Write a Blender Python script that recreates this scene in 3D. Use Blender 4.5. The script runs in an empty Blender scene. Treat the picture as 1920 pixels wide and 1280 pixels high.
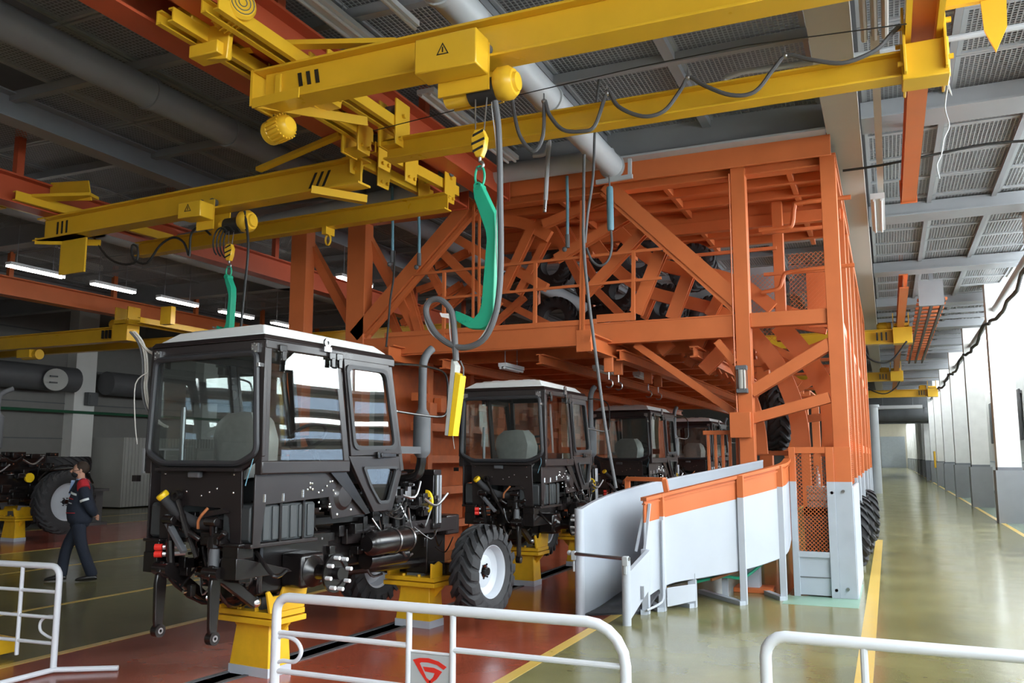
import bpy, bmesh, math, random
from mathutils import Vector, Matrix
random.seed(7)
S = bpy.context.scene
COL = S.collection
# ---------------------------------------------------------------- camera, world, exposure
CAMH = 1.8
FPX = 1604.0
PITCH = math.atan(215/1604.0)
YAW = math.radians(23.57)
cam = bpy.data.objects.new('camera', bpy.data.cameras.new('camera'))
COL.objects.link(cam)
cam.location = (0, 0, CAMH)
cam.rotation_euler = (math.pi/2 + PITCH, 0, YAW)
cam.data.sensor_width = 36.0
cam.data.lens = 36.0*FPX/1920
cam.data.clip_end = 600
S.camera = cam
W = bpy.data.worlds.new('sky'); S.world = W; W.use_nodes = True
bg = W.node_tree.nodes['Background']
bg.inputs[0].default_value = (0.93, 0.97, 1.0, 1)
bg.inputs[1].default_value = 14.0
S.view_settings.view_transform = 'Standard'
S.view_settings.look = 'None'
S.view_settings.gamma = 1.0
S.view_settings.use_curve_mapping = False
S.view_settings.exposure = 0.1
def portal(name, loc, rot, sx, sy):
    l = bpy.data.lights.new(name, 'AREA'); l.shape = 'RECTANGLE'; l.size = sx; l.size_y = sy
    l.cycles.is_portal = True
    o = bpy.data.objects.new(name, l); COL.objects.link(o); o.location = loc; o.rotation_euler = rot
    return o
HALL_BACK = -22.0
portal('window_right_offscreen', (6.1, 4, 5.6), (0, math.pi/2, 0), 9.6, 50)
portal('window_right_far_offscreen', (6.1, 64, 7.4), (0, math.pi/2, 0), 5.2, 70)

# ---------------------------------------------------------------- helpers
_sp, _cp, _sy, _cy = math.sin(PITCH), math.cos(PITCH), math.sin(YAW), math.cos(YAW)
def _ray(px, py):
    r = (px-960)/FPX; u = -(py-640)/FPX
    fw = _cp-u*_sp; up = _sp+u*_cp
    return Vector((r*_cy-fw*_sy, r*_sy+fw*_cy, up))
def onY(px, py, y):
    d = _ray(px, py); return Vector((0, 0, CAMH))+d*(y/d.y)
def onX(px, py, x):
    d = _ray(px, py); return Vector((0, 0, CAMH))+d*(x/d.x)
def onZ(px, py, z):
    d = _ray(px, py); return Vector((0, 0, CAMH))+d*((z-CAMH)/d.z)

def V(*a): return Vector(a)
SMALL = {'bolts','fender_bolts','rivets','cooling_fins','fan_grille','small_bolts','window_bars','trolley_wheels','lamp_cage','cable_coils','bar_clamps'}
class MB:
    def __init__(s): s.v = []; s.f = []
    def add(s, vs, fs):
        b = len(s.v); s.v += [tuple(p) for p in vs]; s.f += [tuple(b+i for i in f) for f in fs]; return s
    def hexa(s, p):
        return s.add(p, [(0,3,2,1),(4,5,6,7),(0,1,5,4),(1,2,6,5),(2,3,7,6),(3,0,4,7)])
    def box(s, x0, x1, y0, y1, z0, z1):
        return s.hexa([(x0,y0,z0),(x1,y0,z0),(x1,y1,z0),(x0,y1,z0),(x0,y0,z1),(x1,y0,z1),(x1,y1,z1),(x0,y1,z1)])
    def cbox(s, c, sz): return s.box(c[0]-sz[0]/2,c[0]+sz[0]/2,c[1]-sz[1]/2,c[1]+sz[1]/2,c[2]-sz[2]/2,c[2]+sz[2]/2)
    def fr(s, p, q, up=(0,0,1)):
        p, q = Vector(p), Vector(q); d = (q-p).normalized(); u = Vector(up)
        if abs(d.dot(u)) > .97: u = Vector((0,1,0)) if abs(d.y) < .9 else Vector((1,0,0))
        sd = d.cross(u).normalized(); u = sd.cross(d).normalized()
        return p, q, d, sd, u
    def bar(s, p, q, w, h, up=(0,0,1), off=(0,0)):
        p, q, d, sd, u = s.fr(p, q, up)
        o = sd*off[0]+u*off[1]; a = sd*(w/2); b = u*(h/2)
        return s.hexa([p+o-a-b, p+o+a-b, q+o+a-b, q+o-a-b, p+o-a+b, p+o+a+b, q+o+a+b, q+o-a+b])
    def ibeam(s, p, q, w, h, up=(0,0,1), t=.02):
        s.bar(p,q,w,t,up,(0,h/2-t/2)); s.bar(p,q,w,t,up,(0,-h/2+t/2)); s.bar(p,q,t,h-2*t,up); return s
    def chan(s, p, q, w, h, up=(0,0,1), t=.015, side=1):
        s.bar(p,q,w,t,up,(0,h/2-t/2)); s.bar(p,q,w,t,up,(0,-h/2+t/2)); s.bar(p,q,t,h-2*t,up,(side*(w/2-t/2),0)); return s
    def tube(s, pts, r, n=8, closed=False, cap=True):
        pts = [Vector(p) for p in pts]; m = len(pts); rs = r if isinstance(r,(list,tuple)) else [r]*m
        ref = None; rings = []
        for i in range(m):
            a = pts[i-1] if (i > 0 or closed) else pts[0]
            b = pts[(i+1) % m] if (i < m-1 or closed) else pts[-1]
            d = (b-a).normalized()
            if ref is None:
                ref = Vector((0,0,1)) if abs(d.z) < .9 else Vector((1,0,0))
            sd = d.cross(ref).normalized(); ref = sd.cross(d).normalized()
            rings.append([pts[i]+(sd*math.cos(2*math.pi*k/n)+ref*math.sin(2*math.pi*k/n))*rs[i] for k in range(n)])
        b0 = len(s.v)
        for rg in rings: s.v += [tuple(p) for p in rg]
        for i in range(m if closed else m-1):
            for k in range(n):
                a = b0+i*n+k; b = b0+i*n+(k+1)%n; j = (i+1)%m
                s.f.append((a, b, b0+j*n+(k+1)%n, b0+j*n+k))
        if cap and not closed:
            s.f.append(tuple(b0+k for k in reversed(range(n)))); s.f.append(tuple(b0+(m-1)*n+k for k in range(n)))
        return s
    def cyl(s, p, q, r, n=12): return s.tube([p,q], r, n)
    def lathe(s, prof, o, ax, n=24, closed=False):
        o = Vector(o); ax = Vector(ax).normalized()
        e = Vector((0,0,1)) if abs(ax.z) < .9 else Vector((1,0,0))
        e1 = ax.cross(e).normalized(); e2 = ax.cross(e1); b0 = len(s.v); m = len(prof)
        for (r, a) in prof:
            for k in range(n):
                t = 2*math.pi*k/n; s.v.append(tuple(o+ax*a+(e1*math.cos(t)+e2*math.sin(t))*r))
        for i in range(m if closed else m-1):
            j = (i+1) % m
            for k in range(n):
                s.f.append((b0+i*n+k, b0+i*n+(k+1)%n, b0+j*n+(k+1)%n, b0+j*n+k))
        return s
    def prism(s, poly, fn, t0, t1):
        n = len(poly); a = [fn(u,v,t0) for u,v in poly]; b = [fn(u,v,t1) for u,v in poly]
        return s.add(a+b, [tuple(range(n))[::-1], tuple(range(n,2*n))]+[(i,(i+1)%n,n+(i+1)%n,n+i) for i in range(n)])
    def ring(s, outer, inner, fn, t0, t1):
        n = len(outer)
        P = [fn(u,v,t0) for u,v in outer]+[fn(u,v,t0) for u,v in inner]+[fn(u,v,t1) for u,v in outer]+[fn(u,v,t1) for u,v in inner]
        fs = []
        for i in range(n):
            j = (i+1)%n
            fs += [(i,n+i,n+j,j),(2*n+i,2*n+j,3*n+j,3*n+i),(i,j,2*n+j,2*n+i),(n+i,3*n+i,3*n+j,n+j)]
        return s.add(P, fs)
    def sph(s, c, r, n=10, m=7, sc=(1,1,1)):
        b0 = len(s.v); c = Vector(c)
        for i in range(1,m):
            a = math.pi*i/m
            for k in range(n):
                t = 2*math.pi*k/n
                s.v.append((c.x+r*sc[0]*math.sin(a)*math.cos(t), c.y+r*sc[1]*math.sin(a)*math.sin(t), c.z+r*sc[2]*math.cos(a)))
        top = len(s.v); s.v.append((c.x,c.y,c.z+r*sc[2])); bot = len(s.v); s.v.append((c.x,c.y,c.z-r*sc[2]))
        for i in range(m-2):
            for k in range(n):
                s.f.append((b0+i*n+k, b0+(i+1)*n+k, b0+(i+1)*n+(k+1)%n, b0+i*n+(k+1)%n))
        for k in range(n):
            s.f.append((top, b0+k, b0+(k+1)%n)); s.f.append((bot, b0+(m-2)*n+(k+1)%n, b0+(m-2)*n+k))
        return s
    def mesh(s, name, mat, smooth=True, recalc=True):
        me = bpy.data.meshes.new(name); me.from_pydata(s.v, [], s.f)
        if recalc:
            bm = bmesh.new(); bm.from_mesh(me); bmesh.ops.recalc_face_normals(bm, faces=bm.faces); bm.to_mesh(me); bm.free()
        if smooth:
            me.shade_smooth(); me.set_sharp_from_angle(angle=.62)
        me.materials.append(mat)
        return me
    def build(s, name, mat, parent=None, bevel=0, smooth=True, loc=None):
        o = bpy.data.objects.new(name, s.mesh(name, mat, smooth)); COL.objects.link(o)
        if name in SMALL: o['kind'] = 'stuff'
        if parent is not None: o.parent = parent
        if loc is not None: o.location = loc
        if bevel:
            m = o.modifiers.new('bevel', 'BEVEL'); m.width = bevel; m.segments = 2; m.limit_method = 'ANGLE'; m.angle_limit = .7
        return o
def tag(o, label, cat, group=None):
    o['label'] = label; o['category'] = cat
    if group: o['group'] = group
    return o
def thing(name, label, cat, loc=(0,0,0), rz=0, group=None):
    o = bpy.data.objects.new(name, None); COL.objects.link(o); o.location = loc; o.rotation_euler = (0,0,rz)
    o.empty_display_size = .1
    return tag(o, label, cat, group)
def struct(o): o['kind'] = 'structure'; return o
def stuff(o): o['kind'] = 'stuff'; return o
def stuffp(o): return stuff(o)
def kids(o): return [c for c in bpy.data.objects if c.parent == o]
def copy_tree(o, parent=None):
    c = o.copy(); COL.objects.link(c); c.parent = parent
    for ch in kids(o): copy_tree(ch, c)
    return c
def inst(mesh, name, parent, loc=(0,0,0), rot=(0,0,0)):
    o = bpy.data.objects.new(name, mesh); COL.objects.link(o); o.parent = parent; o.location = loc; o.rotation_euler = rot
    return o
def arcpts(c, r, a0, a1, n, fn): return [fn(c[0]+r*math.cos(a0+(a1-a0)*i/n), c[1]+r*math.sin(a0+(a1-a0)*i/n)) for i in range(n+1)]
def smoothpath(pts, n=6):
    P = [Vector(p) for p in pts]; out = []
    for i in range(len(P)-1):
        p0 = P[max(i-1,0)]; p1 = P[i]; p2 = P[i+1]; p3 = P[min(i+2,len(P)-1)]
        for k in range(n):
            t = k/n
            out.append(.5*((2*p1)+(p2-p0)*t+(2*p0-5*p1+4*p2-p3)*t*t+(3*p1-p0-3*p2+p3)*t**3))
    out.append(P[-1]); return out

# ---------------------------------------------------------------- materials
def mat(name, col, rough=.5, metal=0, var=.12, scale=3, bump=0, bscale=40, spec=.5, emit=None, est=0):
    m = bpy.data.materials.new(name); m.use_nodes = True; nt = m.node_tree; N = nt.nodes; L = nt.links
    b = N['Principled BSDF']; b.inputs['Roughness'].default_value = rough; b.inputs['Metallic'].default_value = metal
    b.inputs['Specular IOR Level'].default_value = spec
    c = (*col, 1)
    if var:
        tc = N.new('ShaderNodeNewGeometry')
        nz = N.new('ShaderNodeTexNoise'); nz.inputs['Scale'].default_value = scale; nz.inputs['Detail'].default_value = 5
        L.new(tc.outputs['Position'], nz.inputs['Vector'])
        mx = N.new('ShaderNodeMix'); mx.data_type = 'RGBA'
        mx.inputs[6].default_value = tuple(x*(1-var) for x in col)+(1,); mx.inputs[7].default_value = tuple(min(1,x*(1+var)) for x in col)+(1,)
        L.new(nz.outputs['Fac'], mx.inputs[0]); L.new(mx.outputs[2], b.inputs['Base Color'])
        mr = N.new('ShaderNodeMapRange'); mr.inputs[3].default_value = max(.03, rough-.08); mr.inputs[4].default_value = min(1, rough+.1)
        L.new(nz.outputs['Fac'], mr.inputs[0]); L.new(mr.outputs[0], b.inputs['Roughness'])
    else: b.inputs['Base Color'].default_value = c
    if bump:
        tc2 = N.new('ShaderNodeNewGeometry'); nb = N.new('ShaderNodeTexNoise'); nb.inputs['Scale'].default_value = bscale
        L.new(tc2.outputs['Position'], nb.inputs['Vector'])
        bp = N.new('ShaderNodeBump'); bp.inputs['Strength'].default_value = bump; bp.inputs['Distance'].default_value = .01
        L.new(nb.outputs['Fac'], bp.inputs['Height']); L.new(bp.outputs[0], b.inputs['Normal'])
    if emit:
        b.inputs['Emission Color'].default_value = (*emit, 1); b.inputs['Emission Strength'].default_value = est
    return m
def glassmat(name, tint, ior=1.6, rough=.0, wave=0):
    m = bpy.data.materials.new(name); m.use_nodes = True; nt = m.node_tree; N = nt.nodes; L = nt.links
    N.remove(N['Principled BSDF']); out = N['Material Output']
    tr = N.new('ShaderNodeBsdfTransparent'); tr.inputs[0].default_value = (*tint, 1)
    gl = N.new('ShaderNodeBsdfGlossy'); gl.inputs['Roughness'].default_value = rough; gl.inputs[0].default_value = (1,1,1,1)
    if wave:
        g = N.new('ShaderNodeNewGeometry'); nz = N.new('ShaderNodeTexNoise'); nz.inputs['Scale'].default_value = 2.2; nz.inputs['Detail'].default_value = 0
        L.new(g.outputs['Position'], nz.inputs['Vector']); bp = N.new('ShaderNodeBump'); bp.inputs['Strength'].default_value = wave; bp.inputs['Distance'].default_value = .02
        L.new(nz.outputs['Fac'], bp.inputs['Height']); L.new(bp.outputs[0], gl.inputs['Normal'])
    lw = N.new('ShaderNodeLayerWeight'); lw.inputs[0].default_value = .5
    pw = N.new('ShaderNodeMath'); pw.operation = 'POWER'; pw.inputs[1].default_value = 5; L.new(lw.outputs['Facing'], pw.inputs[0])
    f0 = ((ior-1)/(ior+1))**2
    fr = N.new('ShaderNodeMath'); fr.operation = 'MULTIPLY_ADD'; fr.inputs[1].default_value = 1-f0; fr.inputs[2].default_value = f0; L.new(pw.outputs[0], fr.inputs[0])
    mx = N.new('ShaderNodeMixShader'); L.new(fr.outputs[0], mx.inputs[0]); L.new(tr.outputs[0], mx.inputs[1]); L.new(gl.outputs[0], mx.inputs[2])
    L.new(mx.outputs[0], out.inputs[0]); return m
def twotone(name, low, high, z, rough=.42):
    m = mat(name, high, rough, var=0); nt = m.node_tree; N = nt.nodes; L = nt.links; b = N['Principled BSDF']
    g = N.new('ShaderNodeNewGeometry'); sx = N.new('ShaderNodeSeparateXYZ'); L.new(g.outputs['Position'], sx.inputs[0])
    gt = N.new('ShaderNodeMath'); gt.operation = 'GREATER_THAN'; gt.inputs[1].default_value = z; L.new(sx.outputs[2], gt.inputs[0])
    nz = N.new('ShaderNodeTexNoise'); nz.inputs['Scale'].default_value = 3; L.new(g.outputs['Position'], nz.inputs['Vector'])
    mx = N.new('ShaderNodeMix'); mx.data_type = 'RGBA'; mx.inputs[6].default_value = (*low,1); mx.inputs[7].default_value = (*high,1)
    L.new(gt.outputs[0], mx.inputs[0])
    hs = N.new('ShaderNodeHueSaturation'); mr = N.new('ShaderNodeMapRange'); mr.inputs[3].default_value = .85; mr.inputs[4].default_value = 1.12
    L.new(nz.outputs['Fac'], mr.inputs[0]); L.new(mr.outputs[0], hs.inputs['Value']); L.new(mx.outputs[2], hs.inputs['Color']); L.new(hs.outputs[0], b.inputs['Base Color'])
    return m
ORANGE_C = (.57, .145, .042)
GREYP_C = (.42, .46, .52)
M = dict(
 orange=mat('orange_paint', ORANGE_C, .42, var=.14),
 orange_dirty=mat('worn_orange_paint', ORANGE_C, .5, var=.3, scale=6),
 redorange=mat('red_orange_paint', (.47,.082,.030), .45, var=.15),
 yellow=mat('crane_yellow_paint', (.74,.43,.025), .30, var=.12),
 stand_yellow=mat('stand_yellow_paint', (.78,.44,.015), .4, var=.2, scale=8),
 grey=mat('grey_steel_paint', (.25,.26,.275), .5, var=.12),
 dgrey=mat('dark_grey_steel', (.10,.105,.11), .55, var=.2),
 meshw=mat('grey_wire', (.30,.31,.32), .5, var=.1),
 roof=mat('roof_slab', (.16,.16,.165), .9, var=.2),
 cream=mat('cream_paint', (.46,.44,.40), .5, var=.08),
 white=mat('white_paint', (.72,.73,.75), .45, var=.06),
 wallwhite=mat('white_wall_plaster', (.74,.74,.72), .7, var=.06, bump=.1),
 greyp=mat('pale_grey_paint', GREYP_C, .4, var=.08),
 panelw=mat('white_grey_panel', (.47,.50,.56), .38, var=.06),
 black=mat('black_gloss_paint', (.010,.008,.008), .22, var=.2, spec=.6),
 cabm=mat('brown_black_satin', (.020,.015,.015), .30, var=.15, spec=.55),
 rubber=mat('black_rubber', (.040,.040,.043), .7, var=.25, bump=.15, spec=.3),
 gasket=mat('grey_black_gasket', (.035,.036,.04), .45, var=.1),
 plastic=mat('dark_grey_plastic', (.045,.05,.053), .5, var=.1),
 roofw=mat('white_cab_roof', (.70,.71,.70), .45, var=.04),
 rimw=mat('white_rim', (.48,.51,.56), .4, var=.05),
 chrome=mat('bright_bolt_steel', (.75,.75,.75), .22, 1, var=.05),
 steel=mat('bare_steel', (.42,.42,.43), .3, 1, var=.2),
 exh=mat('grey_exhaust_paint', (.11,.115,.125), .6, var=.1),
 cap=mat('yellow_plastic', (.85,.55,.01), .4, var=.05),
 red=mat('red_plastic', (.70,.03,.02), .4, var=.05),
 film=glassmat('plastic_film', (.78,.79,.80), 1.35, .15),
 seat=mat('grey_seat_cover', (.30,.29,.28), .35, var=.2, scale=14, bump=.4, bscale=14),
 glass=glassmat('tinted_cab_glass', (.86,.89,.88), 1.85, 0, .07),
 wglass=glassmat('window_glass', (.96,.98,.98), 1.3),
 frost=glassmat('frosted_blue_glass', (.34,.38,.43), 1.3),
 green=mat('green_hook_paint', (.015,.36,.21), .42, var=.15),
 hose=mat('grey_hose', (.10,.10,.105), .55, var=.1),
 cable=mat('black_cable', (.02,.02,.02), .5, var=.1),
 blue=mat('pale_blue_paint', (.14,.30,.38), .45, var=.1),
 tubelamp=mat('lit_fluorescent_tube', (1,1,1), .5, var=0, emit=(1,.97,.92), est=40),
 tubeoff=mat('white_lamp_housing', (.62,.63,.65), .35, var=.05),
 floorline=mat('yellow_floor_line', (.62,.42,.10), .3, var=.15, scale=9),
 raild=mat('dark_floor_rail', (.075,.078,.085), .45, var=.3, scale=8),
 barrier=mat('white_barrier_paint', (.70,.72,.77), .35, var=.05),
 wallgrey=mat('grey_block_wall', (.20,.195,.185), .8, var=.12, bump=.2, bscale=8),
 duct=mat('dark_duct', (.10,.10,.105), .5, var=.15),
 pipe=mat('light_grey_pipe', (.44,.46,.48), .42, var=.08),
 cabin=mat('pale_cabin_cladding', (.42,.42,.40), .6, var=.08),
 navy=mat('navy_cloth', (.012,.017,.032), .85, var=.25, scale=20, bump=.3, bscale=60),
 redcloth=mat('red_cloth', (.50,.02,.03), .85, var=.1),
 skin=mat('skin', (.48,.25,.17), .55, var=.08),
 hair=mat('brown_hair', (.035,.02,.012), .7, var=.3, scale=60, bump=.5, bscale=120),
 maskm=mat('black_mask', (.012,.012,.014), .8, var=.1),
 shirt=mat('light_blue_shirt', (.28,.38,.60), .8, var=.08),
 reflective=mat('reflective_strip', (.68,.70,.70), .5, var=.05),
 shoe=mat('black_leather_shoe', (.015,.014,.013), .3, var=.1),
 doorg=mat('grey_gate', (.36,.40,.44), .5, var=.12),
 farwall=mat('cream_wall', (.62,.58,.48), .7, var=.08),
 hookst=mat('black_stripe', (.015,.015,.015), .5, var=.1),
 copper=mat('copper_strap', (.45,.16,.06), .4, var=.2),
)
M['twotone'] = twotone('orange_over_grey_paint', GREYP_C, ORANGE_C, 1.47)
M['coltone'] = twotone('white_over_grey_column', (.17,.18,.20), (.70,.70,.68), 1.5, .6)
M['walltone'] = twotone('white_over_grey_wall', (.40,.42,.44), (.76,.76,.75), 1.5, .6)
def floor_material():
    m = bpy.data.materials.new('painted_floor'); m.use_nodes = True; nt = m.node_tree; N = nt.nodes; L = nt.links; b = N['Principled BSDF']
    g = N.new('ShaderNodeNewGeometry'); sx = N.new('ShaderNodeSeparateXYZ'); L.new(g.outputs['Position'], sx.inputs[0])
    def rng(a, c):
        p = N.new('ShaderNodeMath'); p.operation = 'GREATER_THAN'; p.inputs[1].default_value = a; L.new(sx.outputs[0], p.inputs[0])
        q = N.new('ShaderNodeMath'); q.operation = 'LESS_THAN'; q.inputs[1].default_value = c; L.new(sx.outputs[0], q.inputs[0])
        r = N.new('ShaderNodeMath'); r.operation = 'MULTIPLY'; L.new(p.outputs[0], r.inputs[0]); L.new(q.outputs[0], r.inputs[1]); return r
    def mix(f, a, c):
        x = N.new('ShaderNodeMix'); x.data_type = 'RGBA'
        for i, val in ((6,a),(7,c)):
            if isinstance(val, tuple): x.inputs[i].default_value = (*val,1)
            else: L.new(val, x.inputs[i])
        L.new(f, x.inputs[0]); return x.outputs[2]
    col = mix(rng(-7.1,-2.95).outputs[0], (.19,.178,.075), (.32,.066,.034))
    col = mix(rng(-19.3,-15.15).outputs[0], col, (.32,.075,.048))
    col = mix(rng(2.8,40).outputs[0], col, (.22,.29,.21))
    nz = N.new('ShaderNodeTexNoise'); nz.inputs['Scale'].default_value = 1.1; nz.inputs['Detail'].default_value = 6; L.new(g.outputs['Position'], nz.inputs['Vector'])
    hs = N.new('ShaderNodeHueSaturation'); mr = N.new('ShaderNodeMapRange'); mr.inputs[1].default_value = .3; mr.inputs[2].default_value = .7; mr.inputs[3].default_value = .78; mr.inputs[4].default_value = 1.2
    L.new(nz.outputs['Fac'], mr.inputs[0]); L.new(mr.outputs[0], hs.inputs['Value']); L.new(col, hs.inputs['Color'])
    sp = N.new('ShaderNodeTexNoise'); sp.inputs['Scale'].default_value = 120; L.new(g.outputs['Position'], sp.inputs['Vector'])
    m2 = N.new('ShaderNodeMapRange'); m2.inputs[1].default_value = .62; m2.inputs[2].default_value = .72; m2.inputs[4].default_value = .28; L.new(sp.outputs['Fac'], m2.inputs[0])
    L.new(mix(m2.outputs[0], hs.outputs[0], (.55,.40,.28)), b.inputs['Base Color'])
    r2 = N.new('ShaderNodeMapRange'); r2.inputs[3].default_value = .10; r2.inputs[4].default_value = .26; L.new(nz.outputs['Fac'], r2.inputs[0]); L.new(r2.outputs[0], b.inputs['Roughness'])
    b.inputs['Specular IOR Level'].default_value = .55
    wb = N.new('ShaderNodeTexNoise'); wb.inputs['Scale'].default_value = 5; L.new(g.outputs['Position'], wb.inputs['Vector'])
    bp = N.new('ShaderNodeBump'); bp.inputs['Strength'].default_value = .06; bp.inputs['Distance'].default_value = .02
    L.new(wb.outputs['Fac'], bp.inputs['Height']); L.new(bp.outputs[0], b.inputs['Normal'])
    return m
M['floor'] = floor_material()
M['teal'] = mat('pale_green_floor_patch', (.22,.36,.27), .3, var=.1)
def wb(mb, name, mat_, parent=None, bevel=0, smooth=True):
    """build a part given in world coordinates under a placed parent"""
    o = mb.build(name, mat_, None, bevel, smooth)
    if parent is not None:
        o.parent = parent
        o.matrix_parent_inverse = (Matrix.Translation(parent.location) @ Matrix.Rotation(parent.rotation_euler.z, 4, 'Z')).inverted()
    return o
def wbar(name, m, parent, p, q, w, h, kind='bar', up=(0,0,1), bevel=0):
    b = MB()
    if kind == 'bar': b.bar(p,q,w,h,up)
    elif kind == 'I': b.ibeam(p,q,w,h,up)
    elif kind == 'C': b.chan(p,q,w,h,up)
    return wb(b, name, m, parent, bevel)
# ================================================================ SETTING
floor = struct(MB().box(-26.3, 5.8, HALL_BACK, 152, -.2, 0).build('floor', M['floor']))
LW = [(-2.95,.11,-6,60),(-7.1,.11,-6,60),(-9.4,.09,-6,60),(-12.6,.09,-6,60),(-15.15,.1,-2,70),(-19.3,.1,-2,70),(-21.8,.1,5,60),(2.75,.11,-6,120)]
for x,w,y0,y1 in LW: MB().box(x-w/2,x+w/2,y0,y1,-.01,.002).build('line_marking', M['floorline'], floor)
MB().box(-.35,-.21,1,20.6,-.01,.002).build('line_marking', M['floorline'], floor)
MB().box(-.95,-.352,20.46,20.6,-.01,.002).build('line_marking', M['floorline'], floor)
MB().box(-1.3,-.42,11.3,13.4,-.01,.0015).build('floor_patch', M['teal'], floor)
rp = [(-5.25,3.0),(-5.11,5.67),(-5.0,6.6),(-4.93,8),(-4.9,12.1),(-4.93,14),(-4.95,60)]
for off,w,h,nm in ((-.11,.05,.012,'rail'),(.11,.05,.012,'rail'),(0,.17,.004,'rail_bed')):
    b = MB()
    for (xa,ya),(xb,yb) in zip(rp,rp[1:]): b.bar((xa+off,ya,h/2-.004),(xb+off,yb,h/2-.004),w,h)
    b.build(nm, M['raild'], floor)
# --- ceiling: dark roof above, grey beams and wire mesh panels below
ceiling = struct(MB().box(-26.3, 3.4, HALL_BACK, 152, 8.6, 8.8).build('ceiling', M['roof']))
ZM = 6.62
def mesh_panel(sx, sy, pitch, ww, name):
    b = MB(); nx = int(sx/pitch); ny = int(sy/pitch)
    for i in range(1,nx): x = -sx/2+sx*i/nx; b.box(x-ww/2,x+ww/2,-sy/2,sy/2,-.004,.0)
    for j in range(1,ny): y = -sy/2+sy*j/ny; b.box(-sx/2,sx/2,y-ww/2,y+ww/2,0,.004)
    t = .045
    b.box(-sx/2,sx/2,-sy/2,-sy/2+t,-.03,.02); b.box(-sx/2,sx/2,sy/2-t,sy/2,-.03,.02)
    b.box(-sx/2,-sx/2+t,-sy/2+t,sy/2-t,-.03,.02); b.box(sx/2-t,sx/2,-sy/2+t,sy/2-t,-.03,.02)
    return b
pm = mesh_panel(1.5,1.2,.055,.015,'mesh_panel').mesh('mesh_panel', M['meshw'], smooth=False, recalc=False)
pm2 = mesh_panel(1.05,1.2,.055,.015,'mesh_panel').mesh('mesh_panel_narrow', M['meshw'], smooth=False, recalc=False)
spots = []
for j in range(42):
    y = 3.2+j*1.22
    for i in range(14):
        x = -1.35-i*1.53
        if x/y > -1.5 and x/y < .2: spots.append((x,y,pm))
    for i in range(3):
        x = .45+i*1.08
        if x/y < .2: spots.append((x,y,pm2))
spots.sort(key=lambda s: s[0]**2+s[1]**2)
for x,y,me in spots[:285]: inst(me, 'mesh_panel', ceiling, (x,y,ZM), (random.uniform(-.012,.012),random.uniform(-.012,.012),0))
rest = MB()
for x,y,me in spots[285:]:
    sx = 1.5 if me == pm else 1.05
    for i in range(1,10): rest.box(x-sx/2+sx*i/10-.014,x-sx/2+sx*i/10+.014,y-.6,y+.6,ZM-.004,ZM)
    for i in range(1,8): rest.box(x-sx/2,x+sx/2,y-.6+1.2*i/8-.014,y-.6+1.2*i/8+.014,ZM,ZM+.004)
    rest.box(x-sx/2,x+sx/2,y-.61,y-.56,ZM-.03,ZM+.02); rest.box(x-sx/2,x-sx/2+.045,y-.56,y+.6,ZM-.03,ZM+.02)
stuff(rest.build('mesh_panel_field', M['meshw'], ceiling, smooth=False))
def ceil_bar(name, m, p, q, w, h, kind='I'):
    return wbar(name, m, ceiling, p, q, w, h, kind)
# beams along the hall
ceil_bar('ceiling_beam', M['cream'], (-.33,-6,6.32), (-.33,75,6.32), .42, .34, 'bar')
ceil_bar('ceiling_beam', M['grey'], (-10.45,-3,6.38), (-10.45,70,6.38), .30, .36, 'I')
ceil_bar('ceiling_beam', M['grey'], (-14.3,0,6.38), (-14.3,70,6.38), .45, .42, 'I')
ceil_bar('ceiling_beam', M['grey'], (-21,0,6.38), (-21,70,6.38), .45, .42, 'I')
for x in (-2.15,-3.7,-6.8,-8.9): ceil_bar('ceiling_channel', M['grey'], (x,0,6.54), (x,60,6.54), .12, .1, 'C')
# cross beams
for y in (11.95,18,24,30,36,42,48):
    ceil_bar('cross_beam', M['grey'], (-25.7,y,6.42), (-.55,y,6.42), .3, .5, 'I')
wbar('beam_flange', M['pipe'], ceiling, (-6.6,11.93,6.165), (-.55,11.93,6.165), .34, .03)
for y in (2.4,4.9,7.3,9.7,14.4,16.8,20.5,22.3):
    ceil_bar('cross_member', M['grey'], (-14,y,6.53), (-.55,y,6.53), .1, .12, 'C')
for i in range(14):
    y = 7.0+i*5.35
    wbar('cross_beam', M['grey'], ceiling, (-.1,y,6.46), (3.3,y,6.46), .46, .24, 'bar')
    wbar('beam_flange', M['grey'], ceiling, (-.1,y,6.33), (3.3,y,6.33), .62, .025, 'bar')
    if y > 26:
        for d in (1.3,2.6,3.9): ceil_bar('cross_member', M['grey'], (-.1,y+d,6.5), (3.3,y+d,6.5), .12, .12, 'C')
for x in (.95,2.02): ceil_bar('ceiling_channel', M['grey'], (x,0,6.56), (x,52,6.56), .08, .06, 'C')
# pipes on the ceiling (each is a thing)
def pipe_thing(name, label, pts, r, m='pipe', n=16, cat='pipe', collars=()):
    o = tag(MB().tube(pts, r, n).build(name, M[m]), label, cat)
    for c, d in collars: MB().cyl(Vector(c)-Vector(d)*.03, Vector(c)+Vector(d)*.03, r*1.12, n).build('collar', M[m], o)
    return o
pipe_thing('ceiling_pipe','wide pale grey pipe running along the ceiling to the orange tower', [(-3.5,-2,6.02),(-3.5,11.75,6.02)], .17, n=20, collars=[((-3.5,y,6.02),(0,1,0)) for y in (6.4,9.1,11.7)])
pipe_thing('ceiling_pipe','pale grey pipe crossing in front of the tower top', [tuple(onY(1150,296,11.8)),tuple(onY(950,324,11.8)),(-12.5,11.8,5.72)], .15, n=18)
pipe_thing('ceiling_pipe','thick grey pipe hung under dark mesh ceiling left of the runway beams', [(-8.1,-1,6.22),(-8.1,60,6.22)], .19, 'grey', 20, collars=[((-8.1,y,6.22),(0,1,0)) for y in (4.3,7.4,8.8)])
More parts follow.
